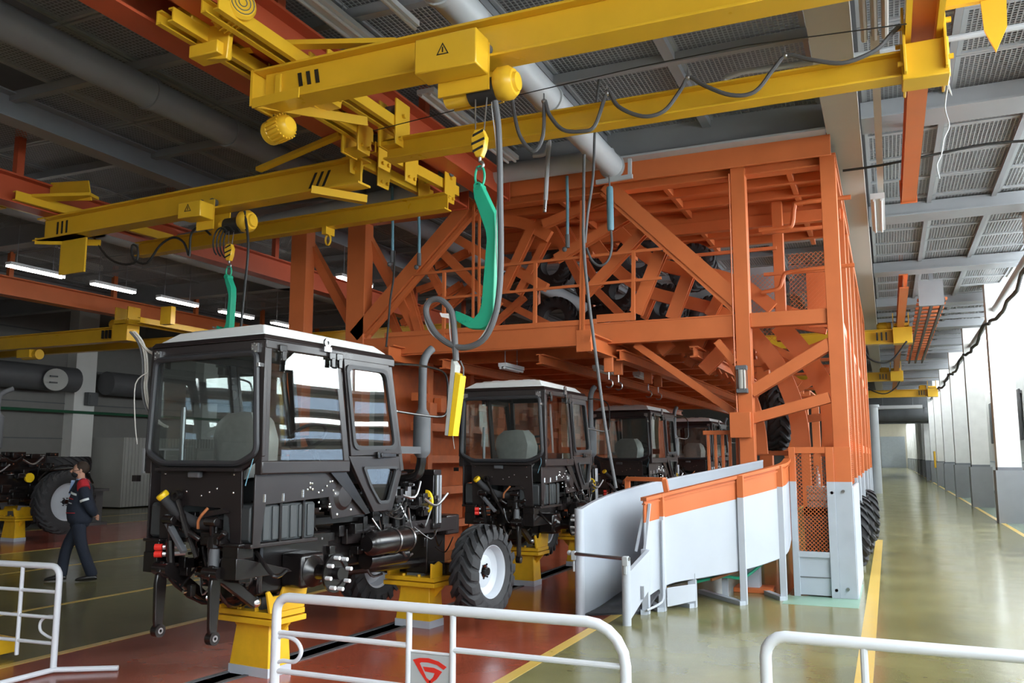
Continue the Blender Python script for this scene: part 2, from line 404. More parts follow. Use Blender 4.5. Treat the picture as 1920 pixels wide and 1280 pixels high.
pipe_thing('ceiling_pipe','slim grey sprinkler pipe with a bent end over the aisle', [tuple(onZ(1355,155,6.3)),tuple(onZ(1362,145,6.35)),tuple(onZ(1390,135,6.35)),tuple(onZ(1600,105,6.35)),(3.3,10.05,6.35)], .035, n=10)
# --- right wall: free columns along the aisle, tall window wall behind them
WX = 5.5
wr = struct(MB().box(WX,WX+.3,HALL_BACK,152,0,1.0).build('wall_right', M['walltone']))
MB().box(WX,WX+.3,HALL_BACK,152,10.2,11.2).build('upper_wall', M['wallwhite'], wr)
MB().box(3.3,WX+.3,HALL_BACK,152,11.2,11.4).build('side_roof', M['wallwhite'], ceiling)
MB().box(3.3,3.5,HALL_BACK,152,6.75,11.2).build('side_fascia', M['wallwhite'], ceiling)
colY = [-21,-13,-5,3,11,19,27,35,43,51,59,67,75,83,91,99,107,115,123,131,139,147,152]
def window(n, y0, y1, z0, z1, nv, nh, gm='wglass'):
    e = min(.08,(z1-z0)*.2)
    w = struct(MB().ring([(y0,z0),(y1,z0),(y1,z1),(y0,z1)],[(y0+.08,z0+e),(y1-.08,z0+e),(y1-.08,z1-e),(y0+.08,z1-e)], lambda u,v,t:(t,u,v), WX+.07,WX+.2).build('window_%d'%n, M['white']))
    for i in range(1,nv):
        y = y0+(y1-y0)*i/nv; MB().box(WX+.1,WX+.17,y-.035,y+.035,z0+e,z1-e).build('mullion', M['white'], w)
    for j in range(1,nh):
        z = z0+(z1-z0)*j/nh; MB().box(WX+.09,WX+.18,y0+.08,y1-.08,z-.05,z+.05).build('transom', M['white'], w)
    for i in range(nv):
        for j in range(nh):
            a0 = y0+(y1-y0)*i/nv; a1 = y0+(y1-y0)*(i+1)/nv; c0 = z0+(z1-z0)*j/nh; c1 = z0+(z1-z0)*(j+1)/nh
            MB().box(WX+.13,WX+.136,a0+.03,a1-.03,c0+.03,c1-.03).build('pane', M[gm], w)
n = 1
for a, b in zip(colY, colY[1:]):
    near = a < 26
    z0 = 1.0 if near else 5.4
    if not near: MB().box(WX,WX+.3,a,b,1.0,5.4).build('wall_panel', M['walltone'], wr)
    MB().box(WX,WX+.3,a-.6,a+.6,z0,10.2).build('wall_pier', M['wallwhite'], wr)
    if near:
        for c in (2.1,2.45,2.75,3.3): MB().box(WX+.02,WX+.22,a+.6,b-.6,c-.05,c+.05).build('window_beam', M['dgrey'], wr)
        for c0,c1,r_,g_ in ((1.0,2.05,1,'frost'),(2.15,2.4,1,'frost'),(2.5,2.7,1,'wglass'),(2.8,3.25,1,'frost'),(3.35,10.2,3,'wglass')): window(n, a+.6, b-.6, c0, c1, 3, r_, g_); n += 1
    elif a < 68 or a in (99,107,115,123,131,139):
        window(n, a+.6, b-.6, z0, 10.2, 3, 3); n += 1
    else: MB().box(WX,WX+.3,a+.6,b-.6,z0,10.2).build('wall_panel', M['wallwhite'], wr)
for i, y in enumerate(colY):
    c = MB().box(2.72,3.3,y,y+.5,0,6.75 if y > 70 else 11.2).build('column', M['coltone'], wr)
    g = MB()
    g.box(2.66,3.36,y-.06,y-.005,0,1.42); g.box(2.66,2.72,y-.005,y+.56,0,1.42); g.box(3.3,3.36,y-.005,y+.56,0,1.42); g.build('corner_guard', M['grey'], c)
# radiators on the wall between the columns
def radiator(y0, y1, z0, z1):
    t = thing('wall_radiator','dark ribbed radiator hung on the white wall between columns','radiator',(WX-.12,(y0+y1)/2,z0),0,'wall radiators along the window wall')
    nn = 7
    for i in range(nn):
        y = y0+(y1-y0)*(i+.5)/nn; w = (y1-y0)/nn*.40
        wb(MB().box(WX-.14,WX-.05,y-w,y+w,z0,z1), 'rib', M['duct'], t, .04)
    wb(MB().box(WX-.08,WX,y0,y1,z0+.08,z0+.2), 'header', M['duct'], t); wb(MB().box(WX-.08,WX,y0,y1,z1-.2,z1-.08), 'header', M['duct'], t)
for y in (45.5,53.3,61.5,69.5,37.5): radiator(y-2.3,y+2.3,2.5,4.75)
tag(MB().box(2.55,2.65,58.8,59.5,1.1,2.1).build('notice_box', M['yellow']),'small orange yellow box on an aisle column','box')
for i,y in enumerate((41.5,49.5)):
    k_ = thing('work_cabinet','low white cabinet standing by the window wall, %s' % ('the nearer of two' if i == 0 else 'the one behind it'),'cabinet',(5.0,y,0))
    wb(MB().box(4.5,5.4,y,y+1.6,.1,1.5),'cabinet_body',M['white'],k_,.01); wb(MB().box(4.45,5.42,y-.05,y+1.65,1.5,1.56),'cabinet_top',M['pipe'],k_); wb(MB().box(4.55,5.35,y+.05,y+1.55,0,.1),'plinth',M['dgrey'],k_)
tag(MB().box(4.3,4.8,52.2,52.7,1.2,1.8).build('fire_box', M['red']),'small red box on a bench by the far window wall','box')
tag(MB().box(4.1,5.3,51.5,53.5,1.1,1.2).box(4.15,4.25,51.6,51.7,0,1.1).box(4.15,4.25,53.3,53.4,0,1.1).box(5.1,5.2,51.6,51.7,0,1.1).box(5.1,5.2,53.3,53.4,0,1.1).build('work_bench', M['grey']),'grey bench by the far window wall','bench')
tag(MB().tube(smoothpath([(2.9,4,6.05),(2.9,20,5.95),(3.0,37,5.8),(3.0,70,5.8)],4),.09,12).build('wall_pipe', M['pipe']),'long silver pipe along the top of the aisle columns','pipe')
cp = []
for i in range(63):
    y = 14+i*.6; cp.append((2.65+.03*math.sin(i*1.3), y, 5.45-.25*abs(math.sin((y-3)*math.pi/8))+.03*math.sin(i*2.1)))
tag(MB().tube(cp,.045,8).build('cable_bundle', M['cable']),'black twisted cable bundle sagging between the aisle columns','cable')
# --- far end of the aisle
wbk = struct(MB().box(-26.3,5.8,150,150.3,0,8.6).build('wall_back', M['farwall']))
d1 = struct(MB().box(-1.1,2.5,149.8,150,0,4.9).build('door_1', M['doorg']))
for x0,x1,z0,z1 in ((-1.05,.66,.1,3.5),(.74,2.45,.1,3.5),(-1.05,.66,3.6,4.8),(.74,2.45,3.6,4.8)): MB().box(x0,x1,149.74,149.8,z0,z1).build('door_panel', M['doorg'], d1)
wi = struct(MB().box(-26.3,-2.0,78,78.3,0,8.6).build('wall_inner', M['wallgrey']))
MB().box(-2.0,-1.7,78,150,0,1.6).box(-2.0,-1.7,78,150,1.6,8.6).build('aisle_side', M['farwall'], wi)
db = thing('dark_overhead_beam','black duct crossing high over the far end of the aisle','duct',(0.6,70,4.2))
wb(MB().box(-2.2,3.4,70,70.6,4.2,4.5).cyl((-2.2,70.1,4.8),(3.4,70.1,4.8),.55,20), 'duct_body', M['dgrey'], db)
wb(MB().box(-2.2,3.4,70.5,70.8,5.2,6.6), 'header_panel', M['dgrey'], db)
for x in (-1.2,.1,1.4,2.6): wb(MB().cyl((x-.04,70.1,4.8),(x+.04,70.1,4.8),.575,20),'seam',M['duct'],db)
tag(MB().box(2.5,5.45,71.2,72.0,0,6.6).build('wall_pier', M['coltone']),'grey pier closing the far end of the window wall','pier')
tag(MB().cyl((-.6,46,0),(-.6,46,4.2),.25,18).cyl((-.6,46,4.2),(-.6,46,4.32),.31,18).build('standing_duct', M['pipe']),'tall shiny vertical duct standing past the orange tower','duct')
tag(MB().box(-1.6,-.95,38,60,0,1.1).box(-1.0,-.88,38,60,.95,1.0).build('low_partition', M['panelw']),'low white partition along the far aisle edge','partition')
wfr = struct(MB().box(-26.3,5.8,HALL_BACK-.3,HALL_BACK,0,11.2).build('wall_front', M['wallgrey']))
# --- left wall
wl = struct(MB().box(-26.3,-26,HALL_BACK,80,0,8.6).build('wall_left', M['wallgrey']))
for z in (1.2,2.4,3.6,4.8,6.0): MB().box(-26.0,-25.985,HALL_BACK,80,z-.02,z+.02).build('wall_joint', M['dgrey'], wl)
for y in (3.3,15.3,21.35,27.4,33.4,39.4): MB().box(-26,-25.55,y-.42,y+.42,0,8.6).build('pilaster', M['wallwhite'], wl)
for a,b in ((9,20.6),(21.9,33)):
    pipe_thing('wall_duct','fat dark duct along the left wall %s the white pilaster' % ('before' if a < 20 else 'past'), [(-25.2,a,4.35),(-25.2,b,4.35)], .42, 'duct', 20)
disc = tag(MB().cyl((-24.5,19.35,4.25),(-24.6,19.4,4.25),.36,24).build('round_plate', M['cabin']),'round grey plate hung before the left wall duct','plate')
for z in (-.1,.1): MB().cbox((-24.49,19.33,4.25+z),(.03,.42,.05)).build('slot_bar', M['dgrey'], disc)
tag(MB().cyl((-25.5,10,3.3),(-25.5,45,3.3),.05,8).build('green_pipe', mat('dark_green_pipe',(.02,.10,.05),.5)),'thin dark green pipe along the left wall','pipe')
tag(MB().lathe([(.02,0),(.10,.05),(.16,.3),(.19,.34),(.19,.4),(0,.4)], (-25.3,22.35,4.25),(.75,-.66,0),16).build('wall_speaker', M['dgrey']),'dark round horn fixed on the white pilaster','loudspeaker')
tag(MB().box(-25.5,-25.3,21.3,21.7,3.55,4.0).box(-25.33,-25.28,21.35,21.65,3.6,3.9).build('switch_box', M['dgrey']),'dark switch box on the white pilaster','box')
# cabin in front of the left wall
cb = thing('site_cabin','pale corrugated cabin with a barred window against the left wall','cabin',(-25.2,24.5,0))
wb(MB().box(-26,-24.4,22.1,27.5,.05,2.45),'cabin_body',M['cabin'],cb)
for i in range(36):
    y = 22.2+i*.15
    if 22.9 < y < 25.0: wb(MB().box(-24.4,-24.375,y-.035,y+.035,.05,1.15).box(-24.4,-24.375,y-.035,y+.035,2.1,2.45),'rib',M['cabin'],cb)
    else: wb(MB().box(-24.4,-24.375,y-.035,y+.035,.05,2.45),'rib',M['cabin'],cb)
wf = wb(MB().ring([(22.95,1.2),(24.95,1.2),(24.95,2.08),(22.95,2.08)],[(23.02,1.27),(24.88,1.27),(24.88,2.01),(23.02,2.01)],lambda u,v,t:(t,u,v),-24.4,-24.34),'window_frame',M['white'],cb)
wb(MB().box(-24.39,-24.36,23.02,23.9,1.27,2.01),'pane',mat('dark_window',(.03,.035,.04),.15,var=0),cb)
wb(MB().box(-24.39,-24.36,23.95,24.88,1.27,2.01),'pane',M['cabin'],cb)
wb(MB().box(-24.38,-24.33,23.9,23.96,1.27,2.01),'mullion',M['white'],cb)
g = MB()
for i in range(8):
    a = 22.9+i*.16
    y0,z0,y1,z1 = a,2.01,a+.45,1.27
    if y0 < 23.02: z0 -= (23.02-y0)/.45*.74; y0 = 23.02
    if y1 > 23.9: z1 += (y1-23.9)/.45*.74; y1 = 23.9
    if y1 > y0: g.bar((-24.35,y0,z0),(-24.35,y1,z1),.012,.012)
wb(g,'window_bars',M['dgrey'],cb)
wb(MB().box(-24.4,-24.33,25.5,26.4,.05,2.1),'door',M['cabin'],cb)
# ================================================================ RUNWAY BEAMS AND CRANES
def runway(label, x, y0, y1, zb, w=.3, h=.42, m='redorange'):
    t = thing('runway_beam', label, 'beam', (x,y0,zb))
    wb(MB().ibeam((x,y0,zb+h/2),(x,y1,zb+h/2),w,h,t=.028),'girder',M[m],t)
    y = y0+1.5
    while y < y1:
        wb(MB().box(x-.05,x+.05,y-.06,y+.06,zb+h,6.9),'hanger',M[m],t); y += 3.0
    wb(MB().box(x-w/2-.02,x+w/2+.02,y1-.012,y1+.012,zb-.02,zb+h+.02),'end_plate',M[m],t)
    return t
runway('red orange runway beam over the tractors, the one nearer the windows',-5.42,-4,11.9,5.78,.34)
runway('red orange runway beam over the tractors, the one nearer the left wall',-6.12,-4,11.9,5.74,.30)
runway('orange runway beam over the aisle carrying the right end of the big yellow crane',.5,2,14.3,5.72,.2,.34,'orange')
runway('orange runway beam of the second yellow crane, left of the thick ceiling pipe',-11.9,-2,34,5.55,.3,.45)
runway('long bright orange runway beam on the dark left side of the hall',-18.9,0,45,5.55,.35,.45,'orange')
runway('far orange runway beam over the aisle past the tower',.55,22,60,5.75,.2,.34,'orange')

def bolt(mb, c, d, r=.022, l=.03): mb.cyl(Vector(c), Vector(c)+Vector(d)*l, r, 6)
def motor(t, c, d, r, l, m='yellow'):
    """finned electric motor along unit direction d"""
    c = Vector(c); d = Vector(d).normalized()
    b = wb(MB().lathe([(0,0),(r*.6,0),(r*.8,.02),(r,.06),(r,l*.72),(r*1.06,l*.74),(r*1.06,l*.93),(r*.9,l),(0,l)],c,d,20),'motor',M[m],t)
    e = Vector((0,0,1)); s_ = d.cross(e).normalized(); u = s_.cross(d)
    f = MB()
    for k in range(20):
        a = 2*math.pi*k/20; o = (s_*math.cos(a)+u*math.sin(a))
        f.bar(c+o*r*1.02+d*.07, c+o*r*1.02+d*(l*.7), .012,.03, o)
    wb(f,'cooling_fins',M[m],t)
    g2 = MB()
    for k in (.25,.5,.75): g2.lathe([(r*k,l+.004),(r*k+.008,l+.006),(r*k+.008,l+.0),(r*k,l)],c,d,18)
    wb(g2,'fan_grille',M['dgrey'],t)
    return b
def slots(t, x, y, z, dz, tilt, n=3, step=.1, w=.045, h=.14):
    for k in range(n):
        cx = x+k*step
        wb(MB().hexa([(cx-w/2-tilt,y-.004,z-h/2),(cx+w/2-tilt,y-.004,z-h/2),(cx+w/2-tilt,y+.0,z-h/2),(cx-w/2-tilt,y,z-h/2),(cx-w/2+tilt,y-.004,z+h/2),(cx+w/2+tilt,y-.004,z+h/2),(cx+w/2+tilt,y,z+h/2),(cx-w/2+tilt,y,z+h/2)]),'black_bar_mark',M['hookst'],t)
# ---- big crane
ZG = 5.28
c1 = thing('overhead_crane','big yellow overhead crane whose front girder carries the warning triangle box','crane',(-2.5,7.4,ZG))
wb(MB().box(-5.55,.75,6.52,6.55,ZG+.02,ZG+.33).box(-5.62,.75,6.44,6.72,ZG,ZG+.025).box(-5.62,.75,6.42,6.74,ZG+.33,ZG+.355),'front_girder',M['yellow'],c1,.004)
wb(MB().ibeam((-5.3,8.43,ZG+.13),(.62,8.43,ZG+.13),.2,.25,t=.02),'rear_girder',M['yellow'],c1,.003)
wb(MB().box(-5.66,-5.63,6.42,6.74,ZG-.02,ZG+.4),'end_plate',M['yellow'],c1)
slots(c1,-5.12,6.515,ZG+.2,0,-.012)
wb(MB().box(-5.42,-5.34,6.49,6.52,ZG+.06,ZG+.3),'lug_plate',M['yellow'],c1,.01)
# end carriages along the runway (left) : pairs of channels
for x in (-5.72,-5.2):
    wb(MB().chan((x-.07,5.35,ZG+.42),(x-.07,8.6,ZG+.42),.06,.13,side=-1).chan((x+.07,5.35,ZG+.42),(x+.07,8.6,ZG+.42),.06,.13,side=1),'end_carriage',M['yellow'],c1)
    for y in (7.05,8.4):
        p = wb(MB().prism([(-.16,-.22),(.10,-.22),(.16,.1),(.16,.34),(-.16,.34),(-.16,.0)],lambda u,v,t_:(x+t_,y+u,ZG+.36+v),.10,.122),'wheel_plate',M['yellow'],c1,.006)
        b = MB()
        for yy,zz in ((-.08,-.14),(.06,-.14),(.0,.16)): bolt(b,(x+.122,y+yy,ZG+.36+zz),(1,0,0),.026,.035)
        wb(b,'bolts',M['dgrey'] if False else M['yellow'],c1)
        wb(MB().prism([(-.16,-.22),(.16,-.22),(.16,.34),(-.16,.34)],lambda u,v,t_:(x+t_,y+u,ZG+.36+v),-.122,-.10),'wheel_plate',M['yellow'],c1)
        wb(MB().cyl((x-.1,y,ZG+.62),(x+.1,y,ZG+.62),.06,14),'wheel',M['dgrey'],c1)
        wb(MB().box(x-.1,x+.1,y-.12,y+.12,ZG+.15,ZG+.2),'foot_plate',M['yellow'],c1)
wb(MB().bar((-5.62,6.42,ZG+.0),(-5.0,6.35,ZG-.02),.012,.1).bar((-5.62,6.45,ZG+.02),(-5.05,7.6,ZG+.16),.02,.1),'buffer_bar',M['yellow'],c1)
motor(c1,tuple(onY(415,38,5.75)),(.86,-.35,.02),.14,.42)
mp = onY(405,52,5.8)
wb(MB().prism([(-.22,-.28),(.16,-.34),(.2,.1),(.12,.34),(-.2,.3)],lambda u,v,t_:(mp.x+u,mp.y+t_,mp.z+v),-.02,.04),'gear_plate',M['yellow'],c1,.01)
wb(MB().cbox((mp.x-.17,mp.y-.12,mp.z+.06),(.22,.24,.16)),'gearbox',M['yellow'],c1,.015)
wb(MB().cbox((mp.x-.05,mp.y,mp.z-.24),(.34,.2,.12)),'motor_bracket',M['yellow'],c1,.01)
wb(MB().bar(onZ(480,85,ZG+.55),onZ(745,80,ZG+.42),.12,.05).bar(onZ(430,95,ZG+.5),onZ(500,85,ZG+.55),.12,.06),'brace_arm',M['yellow'],c1,.004)
motor(c1,tuple(onY(545,232,6.75)),(-.95,.2,-.1),.12,.34)
# right end carriage
for x in (.37,.63):
    wb(MB().bar((x,6.2,ZG+.42),(x,9.0,ZG+.42),.05,.14),'end_carriage',M['yellow'],c1)
for y in (6.4,8.35,8.75):
    for x in (.33,.67): wb(MB().box(x-.012,x+.012,y-.12,y+.12,ZG+.0,ZG+.62),'wheel_plate',M['yellow'],c1,.004)
    b = MB()
    for zz in (.1,.45): bolt(b,(.68,y-.06,ZG+zz),(1,0,0),.025,.05); bolt(b,(.32,y-.06,ZG+zz),(-1,0,0),.025,.05)
    wb(b,'bolts',M['yellow'],c1)
wb(MB().box(.3,.7,8.3,8.6,ZG-.05,ZG+.3),'end_block',M['yellow'],c1,.01)
wb(MB().prism([(-.1,.35),(.12,.35),(.1,-.1),(0,-.32),(-.08,-.1)],lambda u,v,t_:(1.08+u,8.4+t_,5.72+v),0,.03),'hanging_plate',M['yellow'],c1)
wb(MB().box(.6,1.1,8.38,8.45,5.9,6.0),'plate_arm',M['yellow'],c1)
# lower hoist trolley on big crane
def hoist(label, bx0, bx1, bz0, bz1, y, drum, zg, tri=True):
    t = thing('chain_hoist', label, 'hoist', ((bx0+bx1)/2, y, bz0))
    bxo = wb(MB().box(bx0,bx1,y-.40,y-.145,bz0,bz1),'control_box',M['yellow'],t,.012)
    if tri:
        cx = (bx0+bx1)/2-.02; cz = (bz0+bz1)/2+.02; r = .06
        pts = [(-r,-r*.8),(r,-r*.8),(0,r)]; ins = [(-r*.74,-r*.65),(r*.74,-r*.65),(0,r*.72)]
        wb(MB().ring(pts,ins,lambda u,v,t_:(cx+u,y-.402+t_,cz+v),-.002,0).box(cx-.006,cx+.006,y-.404,y-.402,cz-.028,cz+.02),'warning_triangle',M['hookst'],t)
    dx0, dx1, dz = drum
    wb(MB().cyl((dx0,y,dz),(dx1-.1,y,dz),.10,20),'motor_drum',M['yellow'],t)
    wb(MB().cyl((dx1-.38,y,dz),(dx1-.12,y,dz),.115,20),'rope_drum',M['cable'],t)
    wb(MB().lathe([(0,0),(.13,0),(.15,.03),(.15,.12),(.115,.17),(.09,.17),(.08,.2),(0,.2)],(dx1-.12,y,dz+.04),(1,0,0),20),'gear_housing',M['yellow'],t)
    w = MB()
    for xx in (bx1-.25,bx1-.06):
        w.cyl((xx,y-.13,zg+.087),(xx,y-.06,zg+.087),.06,14); w.cyl((xx,y+.17,zg+.087),(xx,y+.10,zg+.087),.06,14)
    wb(w,'trolley_wheels',M['dgrey'],t)
    for o_ in (-.147,.167): wb(MB().box(bx0+.1,bx1,y+o_,y+o_+.02,dz-.05,zg+.12),'side_plate',M['yellow'],t)
    return t
h1 = hoist('yellow electric hoist with a warning triangle box on the big crane girder',-3.62,-3.02,5.10,5.42,6.56,(-3.5,-2.88,5.02),5.28)
hx = -3.12; hy = 6.45
for dx in (-.07,.05): wb(MB().cyl((hx+dx,hy+.05,5.0),(hx+dx*.6,hy,4.5),.006,6),'wire_rope',M['steel'],h1)
def hook_block(t, x, y, z, s=1):
    b = wb(MB().prism([(-.05,.16),(.05,.16),(.095,.06),(.075,-.08),(.035,-.17),(-.035,-.17),(-.075,-.08),(-.095,.06)],lambda u,v,t_:(x+u*s,y+t_,z+v*s),-.05*s,.05*s),'hook_block',M['yellow'],t,.008)
    for q in (.09,-.01,-.10):
        wb(MB().prism([(-.085,q-.02),(.085,q+.03),(.08,q+.06),(-.085,q+.01)],lambda u,v,t_:(x+u*s*(1 if abs(q)<.09 else .8),y+t_,z+v*s),-.054*s,-.050*s),'black_stripe',M['hookst'],t)
    pts = [(x,y,z-.16*s),(x,y,z-.22*s)]+[(x+.045*s*math.sin(a),y,z-.262*s+.045*s*math.cos(a)) for a in [i*.45 for i in range(1,11)]]
    wb(MB().tube(pts,[.02*s]*2+[.018*s]*8+[.014*s,.008*s],8),'hook',M['steel'],t)
hook_block(h1,hx,hy,4.5,.75)
# C-shaped green lifting hook
def chook(label, x, y, ztop, sc=1, ltop=.175):
    t = thing('lifting_hook', label, 'lifting hook', (x,y,ztop))
    prof = [(-.01,0),(.04,.0),(.055,-.03),(.175,-.28),(.185,-.46),(.165,-1.13),(.14,-1.22),(.05,-1.26),(-.06,-1.25),(-.20,-1.17),(-.19,-1.09),(-.02,-1.17),(.03,-1.12),(.055,-1.05),(.10,-.50),(.09,-.42),(-.02,-.12),(-.03,-.04)]
    prof = [(a*sc,b*sc) for a,b in prof]
    body = MB().prism(prof,lambda u,v,tt:(u,tt,v),-.05,.05).build('hook_arm',M['green'],t,.006)
    pl = [(a*.9+.006,b*.99-.01) for a,b in prof]
    MB().prism([(-.2*sc,-1.165*sc),(-.34*sc,-1.13*sc),(-.36*sc,-1.09*sc),(-.33*sc,-1.10*sc),(-.19*sc,-1.115*sc)],lambda u,v,tt:(u,tt,v),-.02,.02).build('pin',M['chrome'],t)
    b = MB()
    for u in (-.14,-.10,-.06): bolt(b,(u*sc,-.05,-1.185*sc),(0,-1,0),.014,.012)
    b.build('bolts',M['green'],t)
    MB().lathe([(.02,-.055),(.035,-.055),(.035,.055),(.02,.055)],(.012*sc,0,-.015),(0,1,0),14,True).build('eye',M['green'],t)
    def link(cz, h, w, a):
        pts = []
        for i in range(20):
            q = 2*math.pi*i/20; pts.append((w*math.cos(q)*math.cos(a)+.012*sc, w*math.cos(q)*math.sin(a), cz+h*math.sin(q)))
        return MB().tube(pts,.011,8,closed=True)
    link((ltop-.015)/2,(ltop+.015)/2,.045,0).build('chain_link',M['green'],t)
    return t
chook('tall green C shaped lifting hook hanging above the front tractor',-3.13,6.45,4.12)
# hose loop + pendant
ps = smoothpath([onY(*p,6.36) for p in ((928,190),(934,230),(937,300),(938,380),(939,450),(938,520),(930,585),(910,632),(880,650),(850,648),(820,628),(803,600),(799,578),(808,563),(826,562),(843,578),(850,600),(853,640),(855,676))],4)
pend = thing('pendant_control','pendant control box on a looped grey hose beside the green hook','control pendant',tuple(onY(850,700,6.36)))
wb(MB().tube(ps,.026,10),'hose',M['hose'],pend)
ps2 = [p+Vector((-.03-.012*math.sin(i*.5),.0,.0)) for i,p in enumerate(ps)]
wb(MB().tube(ps2,.005,5),'wire',M['white'],pend)
a,b_,c_,d_ = onY(846,672,6.36),onY(858,684,6.36),onY(843,817,6.36),onY(833,816,6.36)
q = MB(); o_ = Vector((.06,.10,0))
wb(MB().hexa([d_,c_+V(-.012,0,0),c_+V(-.012,.1,0),d_+V(0,.1,0),a,b_+V(-.02,0,0),b_+V(-.02,.1,0),a+V(0,.1,0)]),'pendant_body',M['cabin'],pend,.006)
wb(MB().hexa([c_+V(-.012,-.003,0),c_+V(.03,-.003,0),c_+V(.03,.1,0),c_+V(-.012,.1,0),b_+V(-.02,-.003,-.06),b_+V(.03,-.003,-.09),b_+V(.03,.1,-.09),b_+V(-.02,.1,-.06)]),'yellow_front',M['cap'],pend)
wb(MB().tube([b_+V(.03,.05,-.09),b_+V(.03,.05,-.02),b_+V(.0,.05,.04)],.006,6),'handle_wire',M['dgrey'],pend)
# festoon cable along big crane
fe = smoothpath([onY(*p,8.25) for p in ((958,160),(963,205),(975,255),(1000,283),(1018,255),(1021,190),(1030,215),(1055,243),(1090,246),(1115,236),(1135,180),(1142,172),(1160,200),(1205,218),(1245,208),(1275,170),(1292,145),(1320,160),(1370,178),(1415,172),(1450,130),(1475,104),(1520,112),(1580,118),(1640,95),(1670,65),(1688,47))],5)
fc = tag(MB().tube(fe,.022,8).build('festoon_cable',M['hose']),'grey supply cable hung in loops along the big crane rear girder','cable')
for p in ((1020,190),(1138,175),(1290,145),(1472,104)):
    c = onY(*p,8.25); MB().cyl(c,c+V(0,0,.09),.008,6).sph(c,.03).build('cable_clip',M['steel'],fc)
tag(MB().tube([onY(700,245,8.0),onY(900,195,7.9),onY(1200,125,7.8),onY(1400,85,7.7),onY(1700,45,7.6)],.006,5).build('support_wire',M['cable']),'thin black wire stretched beside the big crane','wire')
# ---- second crane (slightly askew)
ang = math.radians(-3.6)
c2 = thing('overhead_crane','second yellow overhead crane with slanted black marks over the left hall','crane',(-8.9,9.05,5.2),ang)
def R2(p): return p
MB().box(-3.3,2.95,-.02,.02,.03,.33).box(-3.35,3.0,-.13,.13,0,.03).box(-3.35,3.0,-.13,.13,.33,.36).build('front_girder',M['yellow'],c2,.004)
MB().ibeam((-2.9,1.45,.13),(3.35,1.45,.13),.18,.24,t=.02).build('rear_girder',M['yellow'],c2)
for k in range(3):
    for x0,tl_ in ((2.18,.05),(-2.98,.0)):
        cx = x0+k*.11; w=.04; h=.2
        MB().hexa([(cx-w/2-tl_,-.026,.08),(cx+w/2-tl_,-.026,.08),(cx+w/2-tl_,-.02,.08),(cx-w/2-tl_,-.02,.08),(cx-w/2+tl_,-.026,.08+h),(cx+w/2+tl_,-.026,.08+h),(cx+w/2+tl_,-.02,.08+h),(cx-w/2+tl_,-.02,.08+h)]).build('black_bar_mark',M['hookst'],c2)
for x in (2.78,3.22):
    MB().chan((x,-.14,.42),(x,1.9,.42),.08,.14).build('end_carriage',M['yellow'],c2)
    for y in (.03,.62,1.6):
        MB().prism([(-.15,-.2),(.1,-.2),(.15,.1),(.15,.34),(-.15,.34),(-.15,0)],lambda u,v,t_:(x+t_,y+u,.36+v),.06,.08).build('wheel_plate',M['yellow'],c2,.006)
        b = MB()
        for yy,zz in ((-.07,-.13),(.05,-.13),(0,.16)): bolt(b,(x+.08,y+yy,.36+zz),(1,0,0),.024,.03)
        b.build('bolts',M['yellow'],c2)
        MB().cyl((x-.1,y,.6),(x+.1,y,.6),.06,12).build('wheel',M['dgrey'],c2)
MB().chan((2.35,-.25,-.04),(2.85,.25,-.1),.12,.1).build('stop_channel',M['yellow'],c2)
for x in (-3.2,-2.75): MB().chan((x,-.9,.44),(x,2.0,.44),.08,.14).build('end_carriage',M['yellow'],c2)
wb(MB().bar(onZ(640,252,5.72),onZ(485,318,5.58),.1,.05),'brace_arm',M['yellow'],c2)
MB().box(-3.05,-2.45,.1,.13,-.55,0).build('hanging_plate',M['yellow'],c2)
MB().box(-3.45,-2.4,-.12,.1,.0,.02).bar((-3.4,-.1,0),(-2.5,.4,-.02),.02,.1).build('buffer_bar',M['yellow'],c2)
MB().lathe([(0,0),(.12,0),(.14,.04),(.14,.3),(.1,.36),(0,.36)],(-3.75,-.9,.6),(.9,-.3,0),18).build('motor',M['yellow'],c2)
MB().box(-3.9,-3.4,-1.0,-.6,.4,.62).bar((-3.4,-.8,.5),(-1.9,-.2,.5),.25,.05).prism([(-2.9,.55),(-1.9,.42),(-2.0,.75),(-2.9,.85)],lambda u,v,t:(u,-.25+t,v),0,.02).build('carriage_arm',M['yellow'],c2,.006)
MB().box(1.2,1.28,1.35,1.55,-.1,.02).tube([(1.24+.05*math.cos(a),1.45,-.17+.08*math.sin(a)) for a in [i*.5236 for i in range(12)]],.014,6,closed=True).build('lifting_eye',M['yellow'],c2)
h2 = hoist('smaller ochre hoist hanging from the second yellow crane',-8.75,-8.35,5.02,5.24,9.0,(-8.3,-7.85,4.95),5.2)
hook_block(h2,-8.08,8.9,4.55,.7)
for dx in (-.05,.05): wb(MB().cyl((-8.1+dx,8.95,5.0),(-8.08+dx*.6,8.9,4.6),.006,6),'wire_rope',M['steel'],h2)
cc = MB()
for k in range(4): cc.tube([(-8.2+.12*k*.5+.22*math.cos(a)*(.6+.12*k),8.85+.03*k,4.7+.2*math.sin(a)*(1+.1*k)) for a in [i*.3 for i in range(2,15)]],.011,6)
wb(cc,'cable_coils',M['cable'],h2)
chook('dark green lifting hook on the second crane above the cab roof',-8.085,8.9,4.22,.62,.135)
tag(MB().tube(smoothpath([(-7.85,8.9,5.1),(-7.72,8.85,4.6),(-7.75,8.85,4.0),(-7.8,8.85,3.3)],5),.018,8).build('hanging_cable',M['cable']),'black cable hanging from the second crane hoist','cable')
tag(MB().tube(smoothpath([onY(*p,9.6) for p in ((170,435),(200,480),(230,495),(255,490),(258,465),(248,460),(250,485),(275,493),(300,460),(325,445),(345,455),(355,480),(358,440),(375,425),(395,440))],4),.018,8).build('festoon_cable',M['cable']),'black looped cable hung under the second yellow crane','cable')
